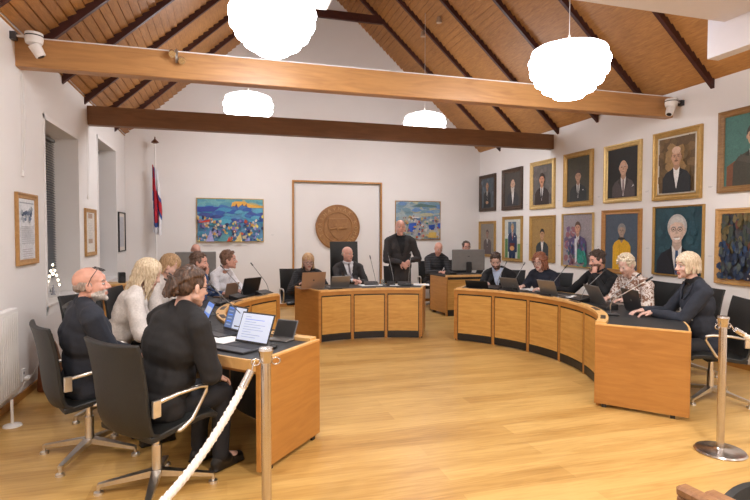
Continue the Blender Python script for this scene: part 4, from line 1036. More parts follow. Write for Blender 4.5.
class Art:
    """layers of flat paint on a canvas, u to the right and v up from the middle, metres"""
    def __init__(s, w, h_, bg): s.w, s.h = w, h_; s.g = G(); s.k = 0; s.poly([(-w/2, -h_/2), (w/2, -h_/2), (w/2, h_/2), (-w/2, h_/2)], bg)
    def clip(s, p):
        for ax, lim, sg in ((0, s.w/2, 1), (0, -s.w/2, -1), (1, s.h/2, 1), (1, -s.h/2, -1)):
            out = []
            for i in range(len(p)):
                a, b = p[i-1], p[i]; ia = sg*(a[ax]-lim) <= 1e-9; ib = sg*(b[ax]-lim) <= 1e-9
                if ia != ib:
                    t = (lim-a[ax])/(b[ax]-a[ax]); out.append((a[0]+(b[0]-a[0])*t, a[1]+(b[1]-a[1])*t))
                if ib: out.append(b)
            p = out
            if not p: return p
        return p
    def poly(s, p, col):
        p = s.clip(list(p))
        if len(p) < 3: return
        s.k += 1; y = -.010-.00035*s.k; n = len(p)
        s.g.add([(x, y, z) for x, z in p], [tuple(range(n))], 0, col)
    def el(s, cx, cy, rx, ry, col, n=20, rot=0):
        s.poly([(cx+rx*cos(2*pi*i/n)*cos(rot)-ry*sin(2*pi*i/n)*sin(rot), cy+rx*cos(2*pi*i/n)*sin(rot)+ry*sin(2*pi*i/n)*cos(rot)) for i in range(n)], col)
    def blob(s, cx, cy, r, col, rg, n=7, asp=1.0):
        s.poly([(cx+r*asp*rg.uniform(.6, 1.3)*cos(2*pi*i/n), cy+r*rg.uniform(.6, 1.3)*sin(2*pi*i/n)) for i in range(n)], col)
    def bust(s, cx, hy, r, suit, skin_, hair, shirt=(.7, .68, .65), tie=None, sw=2.6, hs='short', glasses=False, turn=0, mous=None, fold=False, hair2=None, body_h=None):
        w, h_ = s.w, s.h; sh = hy-r*2.0; B = -h_/2 if body_h is None else body_h
        dkk = lambda c, f: tuple(x*f for x in c)
        s.poly([(cx-sw*r, B), (cx-sw*r*.98, sh-r*.9), (cx-sw*r*.75, sh-r*.15), (cx-r*.5, sh+r*.45), (cx+r*.5, sh+r*.45), (cx+sw*r*.75, sh-r*.15), (cx+sw*r*.98, sh-r*.9), (cx+sw*r, B)], suit)
        s.poly([(cx-r*.48, hy-r*.8), (cx+r*.48, hy-r*.8), (cx+r*.5, sh+r*.3), (cx, sh-r*.3), (cx-r*.5, sh+r*.3)], dkk(skin_, .75))
        if shirt:
            s.poly([(cx-r*.55, sh+r*.6), (cx-r*.1, sh+r*.1), (cx+r*.1, sh+r*.1), (cx+r*.55, sh+r*.6), (cx+r*.42, sh-r*.6), (cx+r*.03, sh-r*2.4), (cx-r*.03, sh-r*2.4), (cx-r*.42, sh-r*.6)], shirt)
            if tie: s.poly([(cx-r*.14, sh+r*.15), (cx+r*.14, sh+r*.15), (cx+r*.2, sh-r*1.6), (cx, sh-r*2.2), (cx-r*.2, sh-r*1.6)], tie)
            s.poly([(cx-r*.6, sh+r*.55), (cx-r*1.1, sh-r*.2), (cx-r*.7, sh-r*.7), (cx-r*.05, sh-r*2.5), (cx-r*.45, sh-r*.5)], dkk(suit, .55)); s.poly([(cx+r*.6, sh+r*.55), (cx+r*1.1, sh-r*.2), (cx+r*.7, sh-r*.7), (cx+r*.05, sh-r*2.5), (cx+r*.45, sh-r*.5)], dkk(suit, .55))
        if hs in ('short', 'full'): s.el(cx, hy+r*.25, r*(.92 if hs == 'short' else 1.05), r*1.15, hair)
        if hs == 'bald': s.el(cx, hy+r*.05, r*.9, r*.65, hair)
        for k in (-1, 1): s.el(cx+k*r*.82, hy-r*.08, r*.12, r*.26, dkk(skin_, .8))
        s.el(cx, hy-r*.05, r*.80, r*1.12, skin_); s.el(cx+r*.25, hy-r*.1, r*.5, r*.9, dkk(skin_, .86)); s.el(cx-r*.12, hy-r*.05, r*.58, r*.95, skin_)
        if hs in ('short', 'full'): s.poly([(cx-r*.82, hy+r*.35), (cx-r*.6, hy+r*.98), (cx, hy+r*1.22), (cx+r*.6, hy+r*.98), (cx+r*.82, hy+r*.3), (cx+r*.5, hy+r*.62), (cx-r*.2, hy+r*.68)], hair2 or hair)
        t_ = turn*r
        for k in (-1, 1):
            s.el(cx+t_+k*r*.33, hy+r*.06, r*.17, r*.08, dkk(skin_, .35), 10); s.poly([(cx+t_+k*r*.12, hy+r*.2), (cx+t_+k*r*.52, hy+r*.25), (cx+t_+k*r*.5, hy+r*.32), (cx+t_+k*r*.12, hy+r*.28)], dkk(hair, .8))
            if glasses:
                s.el(cx+t_+k*r*.35, hy+r*.05, r*.27, r*.2, (.05, .04, .04), 14); s.el(cx+t_+k*r*.35, hy+r*.05, r*.22, r*.15, dkk(skin_, .9), 14); s.el(cx+t_+k*r*.35, hy+r*.04, r*.1, r*.06, (.04, .03, .03), 8)
        s.poly([(cx+t_-r*.06, hy+r*.1), (cx+t_+r*.06, hy+r*.1), (cx+t_+r*.17, hy-r*.36), (cx+t_-r*.13, hy-r*.36)], dkk(skin_, .72))
        if mous: s.poly([(cx+t_-r*.36, hy-r*.5), (cx+t_, hy-r*.38), (cx+t_+r*.36, hy-r*.5), (cx+t_+r*.3, hy-r*.58), (cx+t_-r*.3, hy-r*.58)], mous)
        s.poly([(cx+t_-r*.26, hy-r*.62), (cx+t_+r*.26, hy-r*.62), (cx+t_+r*.2, hy-r*.70), (cx+t_-r*.2, hy-r*.70)], dkk(skin_, .45))
    def mott(s, r, cols, n=40, x=.3, y0=-.4, y1=.45, q=.06):
        for i in range(n): s.blob(r.uniform(-x, x), r.uniform(y0, y1), q, r.choice(cols), r)
    def done(s, t): s.g.obj('canvas', PAINT, t, fix=False)
def portrait(y0, y1, z0, z1, fw, mt, label, bg, fn, slip=None, dp=.04):
    w, h_ = y1-y0, z1-z0; t = thing('portrait_painting', label, 'painting', (XR-.002, (y0+y1)/2, (z0+z1)/2), rad(-90), 'portraits on the right wall')
    frame(t, w, h_, fw, dp, mt, slip); k = fw-.004+(.02 if slip else 0)
    A = Art(w-2*k, h_-2*k, bg); fn(A, random.Random(int(y0*100+z0*7))); A.done(t)
SK1 = (.52, .30, .19); SK2 = (.60, .38, .26)
def p1(A, r): A.mott(r, [(.09, .12, .15), (.12, .155, .19), (.10, .125, .14)]); A.bust(0, .16, .072, (.025, .03, .035), SK1, (.25, .2, .16), tie=(.02, .02, .02), sw=2.3, hs='bald', mous=(.2, .15, .1)); A.el(0, -.22, .07, .035, SK1); A.poly([(-.17, -.33), (-.1, -.2), (-.04, -.22), (-.1, -.4)], (.015, .02, .02))
def p2(A, r): A.bust(.02, .10, .095, (.045, .045, .05), SK2, (.45, .40, .35), sw=2.4, hs='bald'); A.poly([(-.05, .04), (.09, .04), (.075, -.04), (.02, -.12), (-.035, -.04)], (.55, .5, .45)); A.poly([(-.02, .035), (.06, .035), (.05, .025), (-.01, .025)], (.30, .12, .10))
def p3(A, r): A.mott(r, [(.13, .12, .11), (.16, .14, .125), (.12, .11, .10)]); A.bust(.0, .10, .092, (.035, .022, .018), (.58, .27, .15), (.05, .03, .02), tie=(.02, .015, .015), mous=(.04, .02, .015), sw=2.5)
def p4(A, r): A.bust(.0, .05, .085, (.025, .028, .03), SK1, (.07, .05, .04), tie=(.05, .06, .06), sw=2.6); A.poly([(.12, -.2), (.15, -.2), (.145, -.18), (.12, -.185)], (.6, .6, .55))
def p5(A, r): A.bust(.02, .08, .10, (.085, .07, .07), SK2, (.55, .5, .45), tie=(.22, .16, .17), sw=2.35, hs='bald'); A.poly([(.2, -.23), (.24, -.21), (.23, -.19)], (.7, .7, .7))
def p6(A, r): A.mott(r, [(.13, .08, .035), (.20, .12, .05), (.16, .10, .04)], 50); A.mott(r, [(.30, .185, .075), (.34, .21, .085)], 30, .12, -.1, .25); A.bust(.02, .10, .095, (.02, .022, .025), SK1, (.06, .04, .03), shirt=(.78, .78, .76), sw=2.4, hs='bald', mous=(.15, .08, .05), tie=(.75, .75, .74)); A.el(.02, .19, .07, .05, (.62, .42, .30))
def p7(A, r): A.poly([(-.3, -.45), (.0, -.45), (-.02, -.2), (-.2, -.12), (-.3, -.18)], (.16, .06, .025)); A.bust(.04, .15, .105, (.05, .045, .03), SK1, (.05, .035, .03), tie=(.05, .05, .06), sw=2.5, glasses=True); A.poly([(-.16, -.12), (.15, -.22), (.2, -.16), (-.12, -.05)], (.07, .06, .042)); A.el(.16, -.2, .06, .035, SK1)
def p8(A, r): A.bust(.0, .12, .07, (.11, .085, .085), (.32, .20, .15), (.10, .07, .06), tie=(.05, .05, .06), sw=2.6)
def p9(A, r):
    A.poly([(-.18, .1), (.14, .1), (.14, .36), (-.18, .36)], (.10, .16, .22)); A.poly([(-.04, .1), (-.02, .1), (-.02, .36), (-.04, .36)], (.7, .72, .7)); A.poly([(-.3, -.5), (-.19, -.5), (-.19, .0), (-.3, .0)], (.10, .22, .08)); A.poly([(.2, -.5), (.32, -.5), (.32, -.1), (.2, -.1)], (.14, .28, .10))
    A.bust(.0, .24, .062, (.015, .035, .10), (.62, .36, .2), (.4, .3, .18), tie=(.35, .02, .02), sw=2.9, body_h=-.28); A.poly([(-.13, -.25), (.13, -.25), (.12, -.46), (.01, -.46), (0, -.32), (-.01, -.46), (-.12, -.46)], (.012, .03, .08)); A.poly([(-.1, -.09), (.10, -.09), (.07, -.2), (-.07, -.2)], (.12, .02, .02)); A.el(0, -.2, .09, .05, (.62, .32, .12)); A.poly([(.08, .04), (.12, .04), (.12, .06), (.08, .06)], (.7, .7, .7))
def p10(A, r): A.bust(.0, .08, .082, (.045, .055, .06), (.48, .27, .15), (.015, .012, .012), sw=2.5)
def p11(A, r):
    for i in range(26): A.blob(r.uniform(-.3, -.05), r.uniform(-.4, .2), .06, r.choice([(.30, .12, .14), (.18, .10, .2), (.38, .30, .33), (.12, .09, .16)]), r)
    A.bust(.02, .21, .082, (.10, .07, .17), (.55, .30, .20), (.12, .07, .05), tie=(.6, .6, .62), sw=2.8, body_h=-.26)
    for i in range(60):
        x = r.uniform(-.24, .26); y = r.uniform(-.4, .0); A.blob(x, y, .035, r.choice([(.14, .06, .12), (.05, .10, .22), (.22, .10, .16), (.03, .14, .14), (.10, .10, .28), (.28, .24, .30)]), r, asp=.6)
    for i in range(16): A.blob(r.uniform(.05, .28), r.uniform(-.5, -.2), .05, r.choice([(.02, .22, .16), (.04, .30, .24)]), r)
    A.poly([(-.02, .03), (.05, .03), (.045, -.35), (.0, -.4)], (.62, .62, .66))
def p12(A, r): A.bust(.01, .17, .082, (.75, .42, .02), (.42, .30, .23), (.26, .25, .24), shirt=None, sw=2.3, hs='full'); A.el(.01, .05, .075, .02, (.03, .03, .03)); A.poly([(-.04, -.2), (-.02, .0), (-.03, -.4)], (.55, .28, .01)); A.poly([(.12, -.4), (.14, -.1), (.17, -.4)], (.55, .28, .01))
def p13(A, r): A.mott(r, [(.02, .065, .085), (.028, .085, .11), (.024, .075, .10), (.018, .055, .075)], 60); A.bust(.01, .15, .150, (.012, .014, .022), (.66, .48, .38), (.46, .44, .42), tie=(.03, .07, .16), sw=2.25, hs='full', glasses=True, hair2=(.55, .53, .5)); A.poly([(-.05, .035), (.07, .045), (.06, .02), (.0, .012)], (.8, .78, .75))
def p14(A, r):
    for i in range(150): A.blob(r.uniform(-.35, .35), r.uniform(-.1, .45), .05, r.choice([(.07, .065, .03), (.11, .085, .03), (.045, .06, .045), (.12, .035, .025), (.03, .045, .06), (.16, .12, .05)]), r, asp=.6)
    for i in range(120): A.blob(r.uniform(-.35, .15), r.uniform(-.45, .02), .045, r.choice([(.015, .03, .07), (.02, .05, .12), (.05, .07, .10), (.015, .02, .04), (.07, .09, .08)]), r, asp=.6)
    A.poly([(.02, -.45), (.30, -.45), (.30, .15), (.20, -.05)], (.55, .04, .02)); A.poly([(-.02, -.45), (.04, -.45), (.22, .0), (.3, .2), (.24, .2), (.16, .0)], (.02, .015, .03))
    for i in range(10): A.el(.015+.022*i, -.42+.055*i, .01, .01, (.55, .5, .45), 8)
HB = GOLD
portrait(10.46, 11.22, 2.10, 2.94, .085, FRD, 'small dark-framed portrait of a man with folded hands, top row far left', (.085, .105, .125), p1)
portrait(9.37, 10.17, 2.09, 2.96, .085, FRD, 'dark-framed portrait of a bald man with white beard, top row', (.07, .062, .055), p2)
portrait(8.29, 9.08, 2.06, 2.98, .085, GOLDL, 'gold-framed portrait of a man with dark moustache, top row', (.12, .11, .10), p3)
portrait(7.26, 8.02, 2.06, 2.99, .085, GOLD, 'gold-framed portrait of a small man in black on dark olive, top row', (.06, .055, .035), p4)
portrait(6.22, 6.99, 2.07, 2.97, .075, GOLDL, 'bright gold-framed portrait of a white-haired man in grey on black, top row', (.018, .018, .018), p5)
portrait(5.22, 6.00, 2.05, 2.99, .080, GOLD, 'wide gold-framed portrait of a bald man in dinner dress on ochre', (.13, .08, .035), p6, slip=M('pale_slip', (.6, .55, .45), .5))
portrait(4.18, 4.99, 2.09, 3.07, .075, wood('bronze_frame', (.17, .085, .03), (.32, .18, .07), .35, 4), 'bronze-framed portrait of a seated man in olive coat, cut by the photo edge', (.06, .16, .135), p7)
portrait(10.46, 11.22, 1.05, 1.87, .060, GOLD, 'small gold-framed portrait of a man in grey, bottom row beside the big monitor', (.26, .23, .19), p8)
portrait(9.36, 10.13, 1.00, 1.95, .065, GOLD, 'portrait of a standing man in navy suit with red tie, hands clasped', (.58, .60, .54), p9)
portrait(8.27, 9.08, 1.05, 1.93, .060, GOLD, 'ochre portrait of a young dark-haired man above the curly-haired woman', (.34, .21, .07), p10)
portrait(7.23, 8.05, 1.01, 1.94, .022, GOLDL, 'loosely painted portrait in purple and teal in a thin gold frame', (.30, .27, .29), p11)
portrait(6.20, 7.02, .97, 1.96, .070, wood('orange_frame', (.34, .15, .035), (.5, .25, .07), .35, 4), 'portrait of a grey-haired man in a yellow jumper on slate blue', (.07, .10, .14), p12)
portrait(5.17, 5.98, 1.02, 1.97, .025, GOLD, 'large portrait of a smiling man in glasses and blue tie on teal', (.02, .065, .085), p13)
portrait(4.10, 5.00, .985, 1.90, .070, wood('oak_frame', (.42, .22, .07), (.6, .35, .13), .35, 4), 'dark abstract painting with a red shape beside the blonde woman', (.06, .06, .07), p14)
def plate(loc, rz, label):
    t = thing('caption_plate', label, 'caption plate', loc, rz, 'caption plates beside the pictures')
    G().box((-.045, -.004, -.018), (.045, 0, .018)).obj('plate', WHITE, t)
    g = G()
    for i in range(2): g.box((-.035, -.0046, .004-.012*i), (.03-.015*i, -.0038, .007-.012*i))
    g.obj('caption_lines', M('caption_grey', (.35, .35, .35), .6), t)
for (y, z, lb) in ((10.30, 2.17, 'the folded-hands portrait'), (9.22, 2.17, 'the white-bearded portrait'), (8.17, 2.19, 'the moustached portrait'), (7.12, 2.19, 'the dark olive portrait'), (6.12, 2.20, 'the bright gold-framed portrait'), (5.10, 2.18, 'the dinner-dress portrait'), (10.28, 1.35, 'the grey-suited bottom portrait'),
                   (9.20, 1.37, 'the navy-suited portrait'), (8.16, 1.37, 'the ochre portrait'), (7.12, 1.38, 'the purple and teal portrait'), (6.09, 1.38, 'the yellow-jumper portrait'), (5.08, 1.31, 'the smiling man portrait')):
    plate((XR-.001, y, z), rad(-90), 'small white caption plate to the right of ' + lb)
plate((.98, YB-.001, 1.55), 0, 'small white caption plate beside the blue harbour painting')
plate((3.60, YB-.001, 1.62), 0, 'small white caption plate by the standing man')
# abstract landscapes on the back wall
def landscape(x0, x1, z0, z1, label, kind):
    w, h_ = x1-x0, z1-z0; t = thing('landscape_painting', label, 'painting', ((x0+x1)/2, YB-.002, (z0+z1)/2), 0); r = random.Random(5+kind)
    frame(t, w, h_, .018, .03, GOLDL if kind == 0 else FRW)
    A = Art(w-.03, h_-.03, (.10, .28, .48) if kind == 0 else (.34, .42, .46)); W2, H2 = A.w/2, A.h/2
    if kind == 0:
        A.poly([(-W2, H2*.62), (W2, H2*.62), (W2, H2), (-W2, H2)], (.14, .38, .42))
        for i in range(16): A.blob(r.uniform(-W2, W2), r.uniform(H2*.66, H2), .05, r.choice([(.16, .42, .46), (.10, .32, .42), (.45, .42, .22)]), r, asp=2.5)
        A.poly([(W2*.02, H2*.66), (W2*.05, H2*.84), (W2*.2, H2*.9), (W2*.45, H2*.88), (W2*.6, H2*.76), (W2, H2*.70), (W2, H2*.6), (0, H2*.6)], (.75, .40, .06))
        for k in (.12, .3, .42): A.poly([(W2*k, H2*.62), (W2*(k+.06), H2*.8), (W2*(k+.1), H2*.62)], (.12, .06, .10))
        for i in range(70): A.blob(r.uniform(-W2, W2), r.uniform(-H2*.1, H2*.6), .05, r.choice([(.03, .10, .38), (.05, .16, .42), (.06, .30, .50), (.10, .36, .52), (.05, .08, .30)]), r, asp=2.4)
        A.poly([(-W2, H2*.38), (-W2, H2*.62), (-W2*.3, H2*.62), (-W2*.5, H2*.40)], (.03, .06, .32)); A.poly([(-W2*.65, -H2*.25), (-W2*.65, H2*.08), (-W2*.08, H2*.05), (-W2*.1, -H2*.3)], (.08, .36, .50))
        for i in range(190):
            x = r.uniform(-W2, W2); y = r.uniform(-H2, -H2*.1+.12*abs(x)/W2)
            A.blob(x, y, r.uniform(.015, .045), r.choice([(.55, .48, .30), (.62, .55, .45), (.04, .07, .28), (.10, .07, .22), (.05, .25, .35), (.60, .35, .10), (.45, .08, .04), (.22, .18, .42), (.65, .60, .52), (.30, .32, .62), (.02, .03, .10), (.70, .60, .12)]), r, asp=.8)
        A.poly([(-W2*.75, -H2), (-W2*.6, -H2*.45), (-W2*.5, -H2)], (.36, .36, .66)); A.poly([(-W2*.4, -H2), (-W2*.25, -H2*.65), (0, -H2*.7), (-W2*.02, -H2)], (.10, .30, .34)); A.poly([(-W2*.12, -H2), (-W2*.05, -H2*.75), (0, -H2)], (.55, .07, .03)); A.poly([(W2*.12, -H2), (W2*.3, -H2*.55), (W2*.34, -H2)], (.65, .52, .20))
        A.poly([(-W2*.95, -H2*.1), (-W2*.62, H2*.05), (-W2*.62, -H2*.08), (-W2*.95, -H2*.14)], (.5, .05, .03))
    else:
        for i in range(70): A.blob(r.uniform(-W2, W2), r.uniform(0, H2), .05, r.choice([(.22, .34, .45), (.35, .42, .42), (.45, .44, .30), (.18, .30, .36), (.14, .26, .48)]), r, asp=2.4)
        A.poly([(-W2*.3, H2*.75), (W2*.1, H2*.9), (W2*.8, H2*.8), (W2*.9, H2*.72), (0, H2*.72)], (.10, .18, .17))
        for i in range(60): A.blob(r.uniform(-W2, W2), r.uniform(-H2, 0), .05, r.choice([(.40, .42, .35), (.50, .45, .28), (.30, .42, .42), (.45, .45, .48)]), r)
        A.poly([(-W2*.5, -H2*.55), (-W2*.42, -H2*.15), (-W2*.1, -H2*.12), (-W2*.12, -H2*.4), (-W2*.22, -H2*.62)], (.03, .10, .48)); A.poly([(W2*.5, -H2*.5), (W2*.45, -H2*.25), (W2*.75, -H2*.2), (W2*.7, -H2*.48)], (.02, .07, .36)); A.poly([(W2*.85, -H2*.4), (W2*.88, -H2*.15), (W2, -H2*.12), (W2, -H2*.42)], (.03, .10, .48))
        for i in range(90):
            x = r.uniform(-W2*.7, W2*.9); y = r.uniform(-H2*.9, H2*.25); A.blob(x, y, r.uniform(.012, .035), r.choice([(.45, .10, .05), (.60, .58, .55), (.02, .20, .22), (.55, .38, .12), (.05, .08, .30), (.65, .62, .58), (.30, .12, .10), (.55, .30, .28)]), r)
        A.poly([(W2*.4, -H2*.9), (W2*.45, -H2*.62), (W2*.8, -H2*.62), (W2*.78, -H2*.92)], (.62, .42, .10)); A.poly([(-W2*.35, H2*.12), (-W2*.3, H2*.2), (0, H2*.2), (W2*.02, H2*.13)], (.65, .65, .64))
    A.done(t)
landscape(-.56, .79, 1.40, 2.31, 'wide colourful painting of a blue harbour with orange hills, left back wall', 0)
landscape(3.72, 4.83, 1.43, 2.33, 'pale abstract coastal painting with blue patches behind the standing man', 1)
# framed documents on the left wall
def docframe(y0, y1, z0, z1, mt, label, kind):
    w, h_ = y1-y0, z1-z0; t = thing('framed_document', label, 'framed document', (XL+.002, (y0+y1)/2, (z0+z1)/2), rad(90), 'framed documents on the left wall')
    frame(t, w, h_, .055 if kind < 2 else .02, .03, mt); A = Art(w-.09 if kind < 2 else w-.03, h_-.09 if kind < 2 else h_-.03, (.74, .76, .79) if kind == 0 else (.70, .66, .60)); r = random.Random(kind)
    if kind == 0:
        A.poly([(-.18, .25), (.2, .25), (.2, .262), (-.18, .262)], (.35, .38, .42))
        for i in range(22): A.blob(r.uniform(-.15, .18), r.uniform(.08, .20), .022, r.choice([(.06, .10, .18), (.15, .2, .3), (.4, .45, .5)]), r, asp=1.6)
        for i in range(9): A.poly([(-.17, .02-i*.02), (.17, .02-i*.02), (.17, .026-i*.02), (-.17, .026-i*.02)], (.45, .47, .50))
        for i in range(5): A.poly([(-.15, -.2-i*.022), (.12-.03*(i % 2), -.2-i*.022), (.12, -.194-i*.022), (-.15, -.194-i*.022)], (.5, .46, .48))
    elif kind == 1:
        for a in (.2, -.16): A.poly([(-.12, a), (.12, a), (.12, a+.07), (-.12, a+.07)], (.40, .28, .20))
        for i in range(10): A.poly([(-.12, .12-i*.024), (.12, .12-i*.024), (.12, .126-i*.024), (-.12, .126-i*.024)], (.5, .47, .44))
    else:
        A.poly([(-w*.35, -h_*.38), (w*.35, -h_*.38), (w*.35, h_*.38), (-w*.35, h_*.38)], (.48, .50, .54))
    A.done(t)
docframe(5.60, 6.15, 1.28, 1.98, FRW, 'tall wood-framed document with blue sketch, nearest on the left wall', 0)
docframe(8.09, 8.70, 1.26, 1.94, FRW, 'wood-framed document hanging between the two window recesses', 1)
docframe(10.46, 11.08, 1.24, 1.98, BLACK, 'narrow black-framed picture in the far left corner', 2)

# ------------------------------------------------------------ carved round seal
t = thing('carved_seal', 'large round carved wooden seal with lettering and shield on the back wall', 'seal', (2.40, YB+.058, 1.72)); SEAL = wood('seal_wood', (.24, .105, .032), (.38, .185, .06), .5, 3, (3, 3, 3), .15)
RX = MX.Rotation(rad(90), 4, 'X')
def disc(g, prof, n=64):
    vs = []; fs = []
    for r_, y in prof: vs += [(r_*cos(2*pi*j/n), -y, r_*sin(2*pi*j/n)) for j in range(n)]
    for i in range(len(prof)-1):
        for j in range(n): fs.append((i*n+j, i*n+(j+1) % n, (i+1)*n+(j+1) % n, (i+1)*n+j))
    fs += [tuple(range((len(prof)-1)*n, len(prof)*n))]; g.add(vs, fs)
g = G(); disc(g, [(.49, 0), (.50, .03), (.495, .06), (.47, .07), (.46, .055), (.345, .055), (.335, .07), (.32, .07), (.31, .05), (.0, .05)][:-1]); g.obj('disc', SEAL, t, smooth=35)
g = G(); sh = [(-.22, .20), (.22, .20), (.235, .05), (.20, -.08), (.11, -.21), (0, -.29), (-.11, -.21), (-.20, -.08), (-.235, .05)]
def relief(g, poly, y0, y1):
    n = len(poly); vs = [(x, -y0, z) for x, z in poly]+[(x*.97, -y1, z*.97) for x, z in poly]
    g.add(vs, [tuple(range(n)), tuple(range(n, 2*n))]+[(i, (i+1) % n, n+(i+1) % n, n+i) for i in range(n)])
relief(g, sh, .045, .072); g.obj('shield', SEAL, t)
g = G(); relief(g, [(-.09, .055), (.09, .055), (.09, .03), (.03, .02), (.025, -.10), (-.025, -.10), (-.03, .02), (-.09, .03)], .07, .098); g.cap((.03, -.085, -.03), .03, (.17, -.085, -.015), .028); g.cap((-.17, -.08, -.05), .02, (-.04, -.08, -.02), .022)
for i in range(5): g.box((-.19, -.078, .15-.012*i if i < 2 else -.12-.02*i), (.19 if i < 2 else .10-.015*i, -.070, .156-.012*i if i < 2 else -.114-.02*i))
g.obj('hammer_relief', SEAL, t)
txt = 'TÓRSHAVNAR KOMMUNA · '
k = 0
lg = G()
for i, ch in enumerate(txt):
    if ch == ' ': continue
    cu = bpy.data.curves.new('c', 'FONT'); cu.body = ch; cu.size = .105; cu.extrude = .008; cu.align_x = 'CENTER'; cu.align_y = 'CENTER'; cu.resolution_u = 2
    ob = bpy.data.objects.new('c', cu); COL.objects.link(ob); me = bpy.data.meshes.new_from_object(ob.evaluated_get(bpy.context.evaluated_depsgraph_get()))
    a = rad(205-i*360/len(txt)); Q = MX.Rotation(a-pi/2, 4, 'Z')
    vs = []
    for v in me.vertices:
        p = Q @ v.co; p = V((p.x+.402*cos(a), p.y+.402*sin(a), p.z)); vs.append((p.x, -.062-p.z, p.y))
    lg.add(vs, [tuple(p.vertices) for p in me.polygons]); bpy.data.objects.remove(ob); bpy.data.curves.remove(cu); bpy.data.meshes.remove(me)
lg.obj('lettering', wood('seal_letter_wood', (.42, .22, .08), (.58, .34, .14), .5, 3), t)

# ------------------------------------------------------------ flag, window decoration, cameras and wall bits
t = thing('flag_pole', 'white flag pole with dark finial and furled red, blue and white flag', 'flag', (-1.30, 10.98, 0))
G().cyl((0, 0, .03), (0, 0, 3.33), .016, n=12).obj('pole', WHITE, t, smooth=40); G().lathe([(.05, 0), (.14, .0), (.14, .03), (.02, .05)], n=24).obj('pole_base', WHITE, t)
G().lathe([(.02, 3.33), (.075, 3.35), (.055, 3.38), (.012, 3.42), (.012, 3.45), (.004, 3.47)], n=16).obj('finial', M('finial_bronze', (.14, .05, .02), .35, .5), t, smooth=35)
RED = M('flag_red', (.45, .015, .03), .8, var=.15); BLU = M('flag_blue', (.03, .07, .26), .8, var=.15); WHF = M('flag_white', (.74, .73, .76), .8)
g = G(); nu, nv = 36, 60; vs = []; fs = []; ms_ = []
for j in range(nv+1):
    v = j/nv; z = 2.92-1.32*v
    for i in range(nu+1):
        u = i/nu; w = .10+.10*min(1, v*1.6)*(1-.35*v); sag = -.22*u*(1-v)*.6-.18*u
        ph = u*4.5*pi; vs.append((-.055+u*w*.95, .035*sin(ph)*(.5+.5*v)-.01, z+sag*.35+.015*sin(ph)))
for j in range(nv):
    for i in range(nu):
        fs.append((j*(nu+1)+i, j*(nu+1)+i+1, (j+1)*(nu+1)+i+1, (j+1)*(nu+1)+i)); u, v = (i+.5)/nu, (j+.5)/nv
        a = (v-.0)*1.0; c1 = abs(u-.28-.25*(v-.45)); c2 = abs(v-.38-.35*(u-.3)); q = min(c1*.9, c2*1.6)
        ms_.append(0 if (q < .15 and v < .84) else (1 if (q < .26 and v < .90) else 2))
g.v = vs; g.f = [list(f) for f in fs]; g.m = ms_; g.c = [None]*len(fs); o = g.obj('flag_cloth', [RED, BLU, WHF], t, smooth=True, fix=False); o.modifiers.new('s', 'SOLIDIFY').thickness = .004
t = thing('light_tree', 'white wire light tree glowing on the sill of the near left window', 'window light', (-1.985, 7.03, .81), rad(70))
BULB = M('bulb_glow', (1, .85, .6), .3, emit=5, var=0); g = G()
for k in (-1, 1): g.tube([(.12*k, 0, 0), (.10*k, 0, .12), (0, 0, .36)], .006, 6)
g.tube([(-.12, 0, .0), (.12, 0, .0)], .008, 6); g.tube([(-.09, 0, .14), (.09, 0, .14)], .005, 6); g.obj('wire_frame', WHITE, t, smooth=True)
for k, (x, z) in enumerate(((0, .40), (-.035, .33), (.035, .33), (-.065, .27), (.065, .27), (-.09, .21), (.09, .21), (-.11, .15), (.11, .15), (0, .29))): G().ell((x, 0, z), (.012, .012, .016), nu=10, nv=8).obj('bulb', BULB, t, smooth=True)
g = G()
for k in range(3): g.lathe([(.028-.007*k, .04+.035*k), (.004, .09+.035*k)], n=10)
g.obj('fir_figure', M('fir_grey', (.30, .30, .32), .7), t)
def ptz(loc, rz, label):
    t = thing('security_camera', label, 'camera', loc, rz)
    G().box((-.03, -.05, -.02), (.03, .0, .05)).obj('bracket', DGR, t); G().tube([(0, -.05, .02), (0, -.13, .03)], .012, 8).obj('arm', ALU, t)
    g = G(); g.lathe([(.01, .06), (.075, .055), (.078, .0), (.07, -.04), (.02, -.05)], (0, -.19, 0), 20); g.obj('dome', WHITE, t, smooth=40)
    g = G().cyl((-.0, -.19, -.05), (.02, -.24, -.15), .055, .045, 18); lb_ = g.obj('lens_barrel', WHITE, t, smooth=40); G().cyl((.02, -.24, -.15), (.021, -.243, -.156), .03, n=16).obj('lens', BLACK, lb_)
    G().cyl((0, -.19, .02), (0, -.19, .03), .0795, n=20).obj('ring', BLACK, t)
ptz((XL+.001, 5.60, 3.40), rad(90), 'white dome camera at the left end of the front beam')
ptz((XR-.001, 5.55, 3.31), rad(-90), 'white dome camera at the right end of the front beam')
t = thing('beam_spotlight', 'small silver spotlight clamped to the front beam at left', 'light', (-.457, 5.695, 3.37)); G().box((-.01, -.03, -.05), (.01, 0, .085)).obj('clamp', ALU, t)
for k in (-1, 1): G().cyl((.045*k, -.02, .02-.03*k), (.045*k+.01, -.09, -.02-.03*k), .030, .034, 16).obj('lamp_head', CHROME, t, smooth=40)
for x, y, lb in ((3.67, 9.43, 'lower'), (3.69, 8.69, 'upper')):
    o = G().cyl((0, 0, -.07), (0, 0, .03), .05, .03, 14).obj('ceiling_rose', M('rose_tan', (.45, .32, .22), .5), loc=(x, y, roofz(x)-.04), smooth=40); tag(o, 'small round cable fitting on the right roof slope, ' + lb + ' one', 'cable fitting')
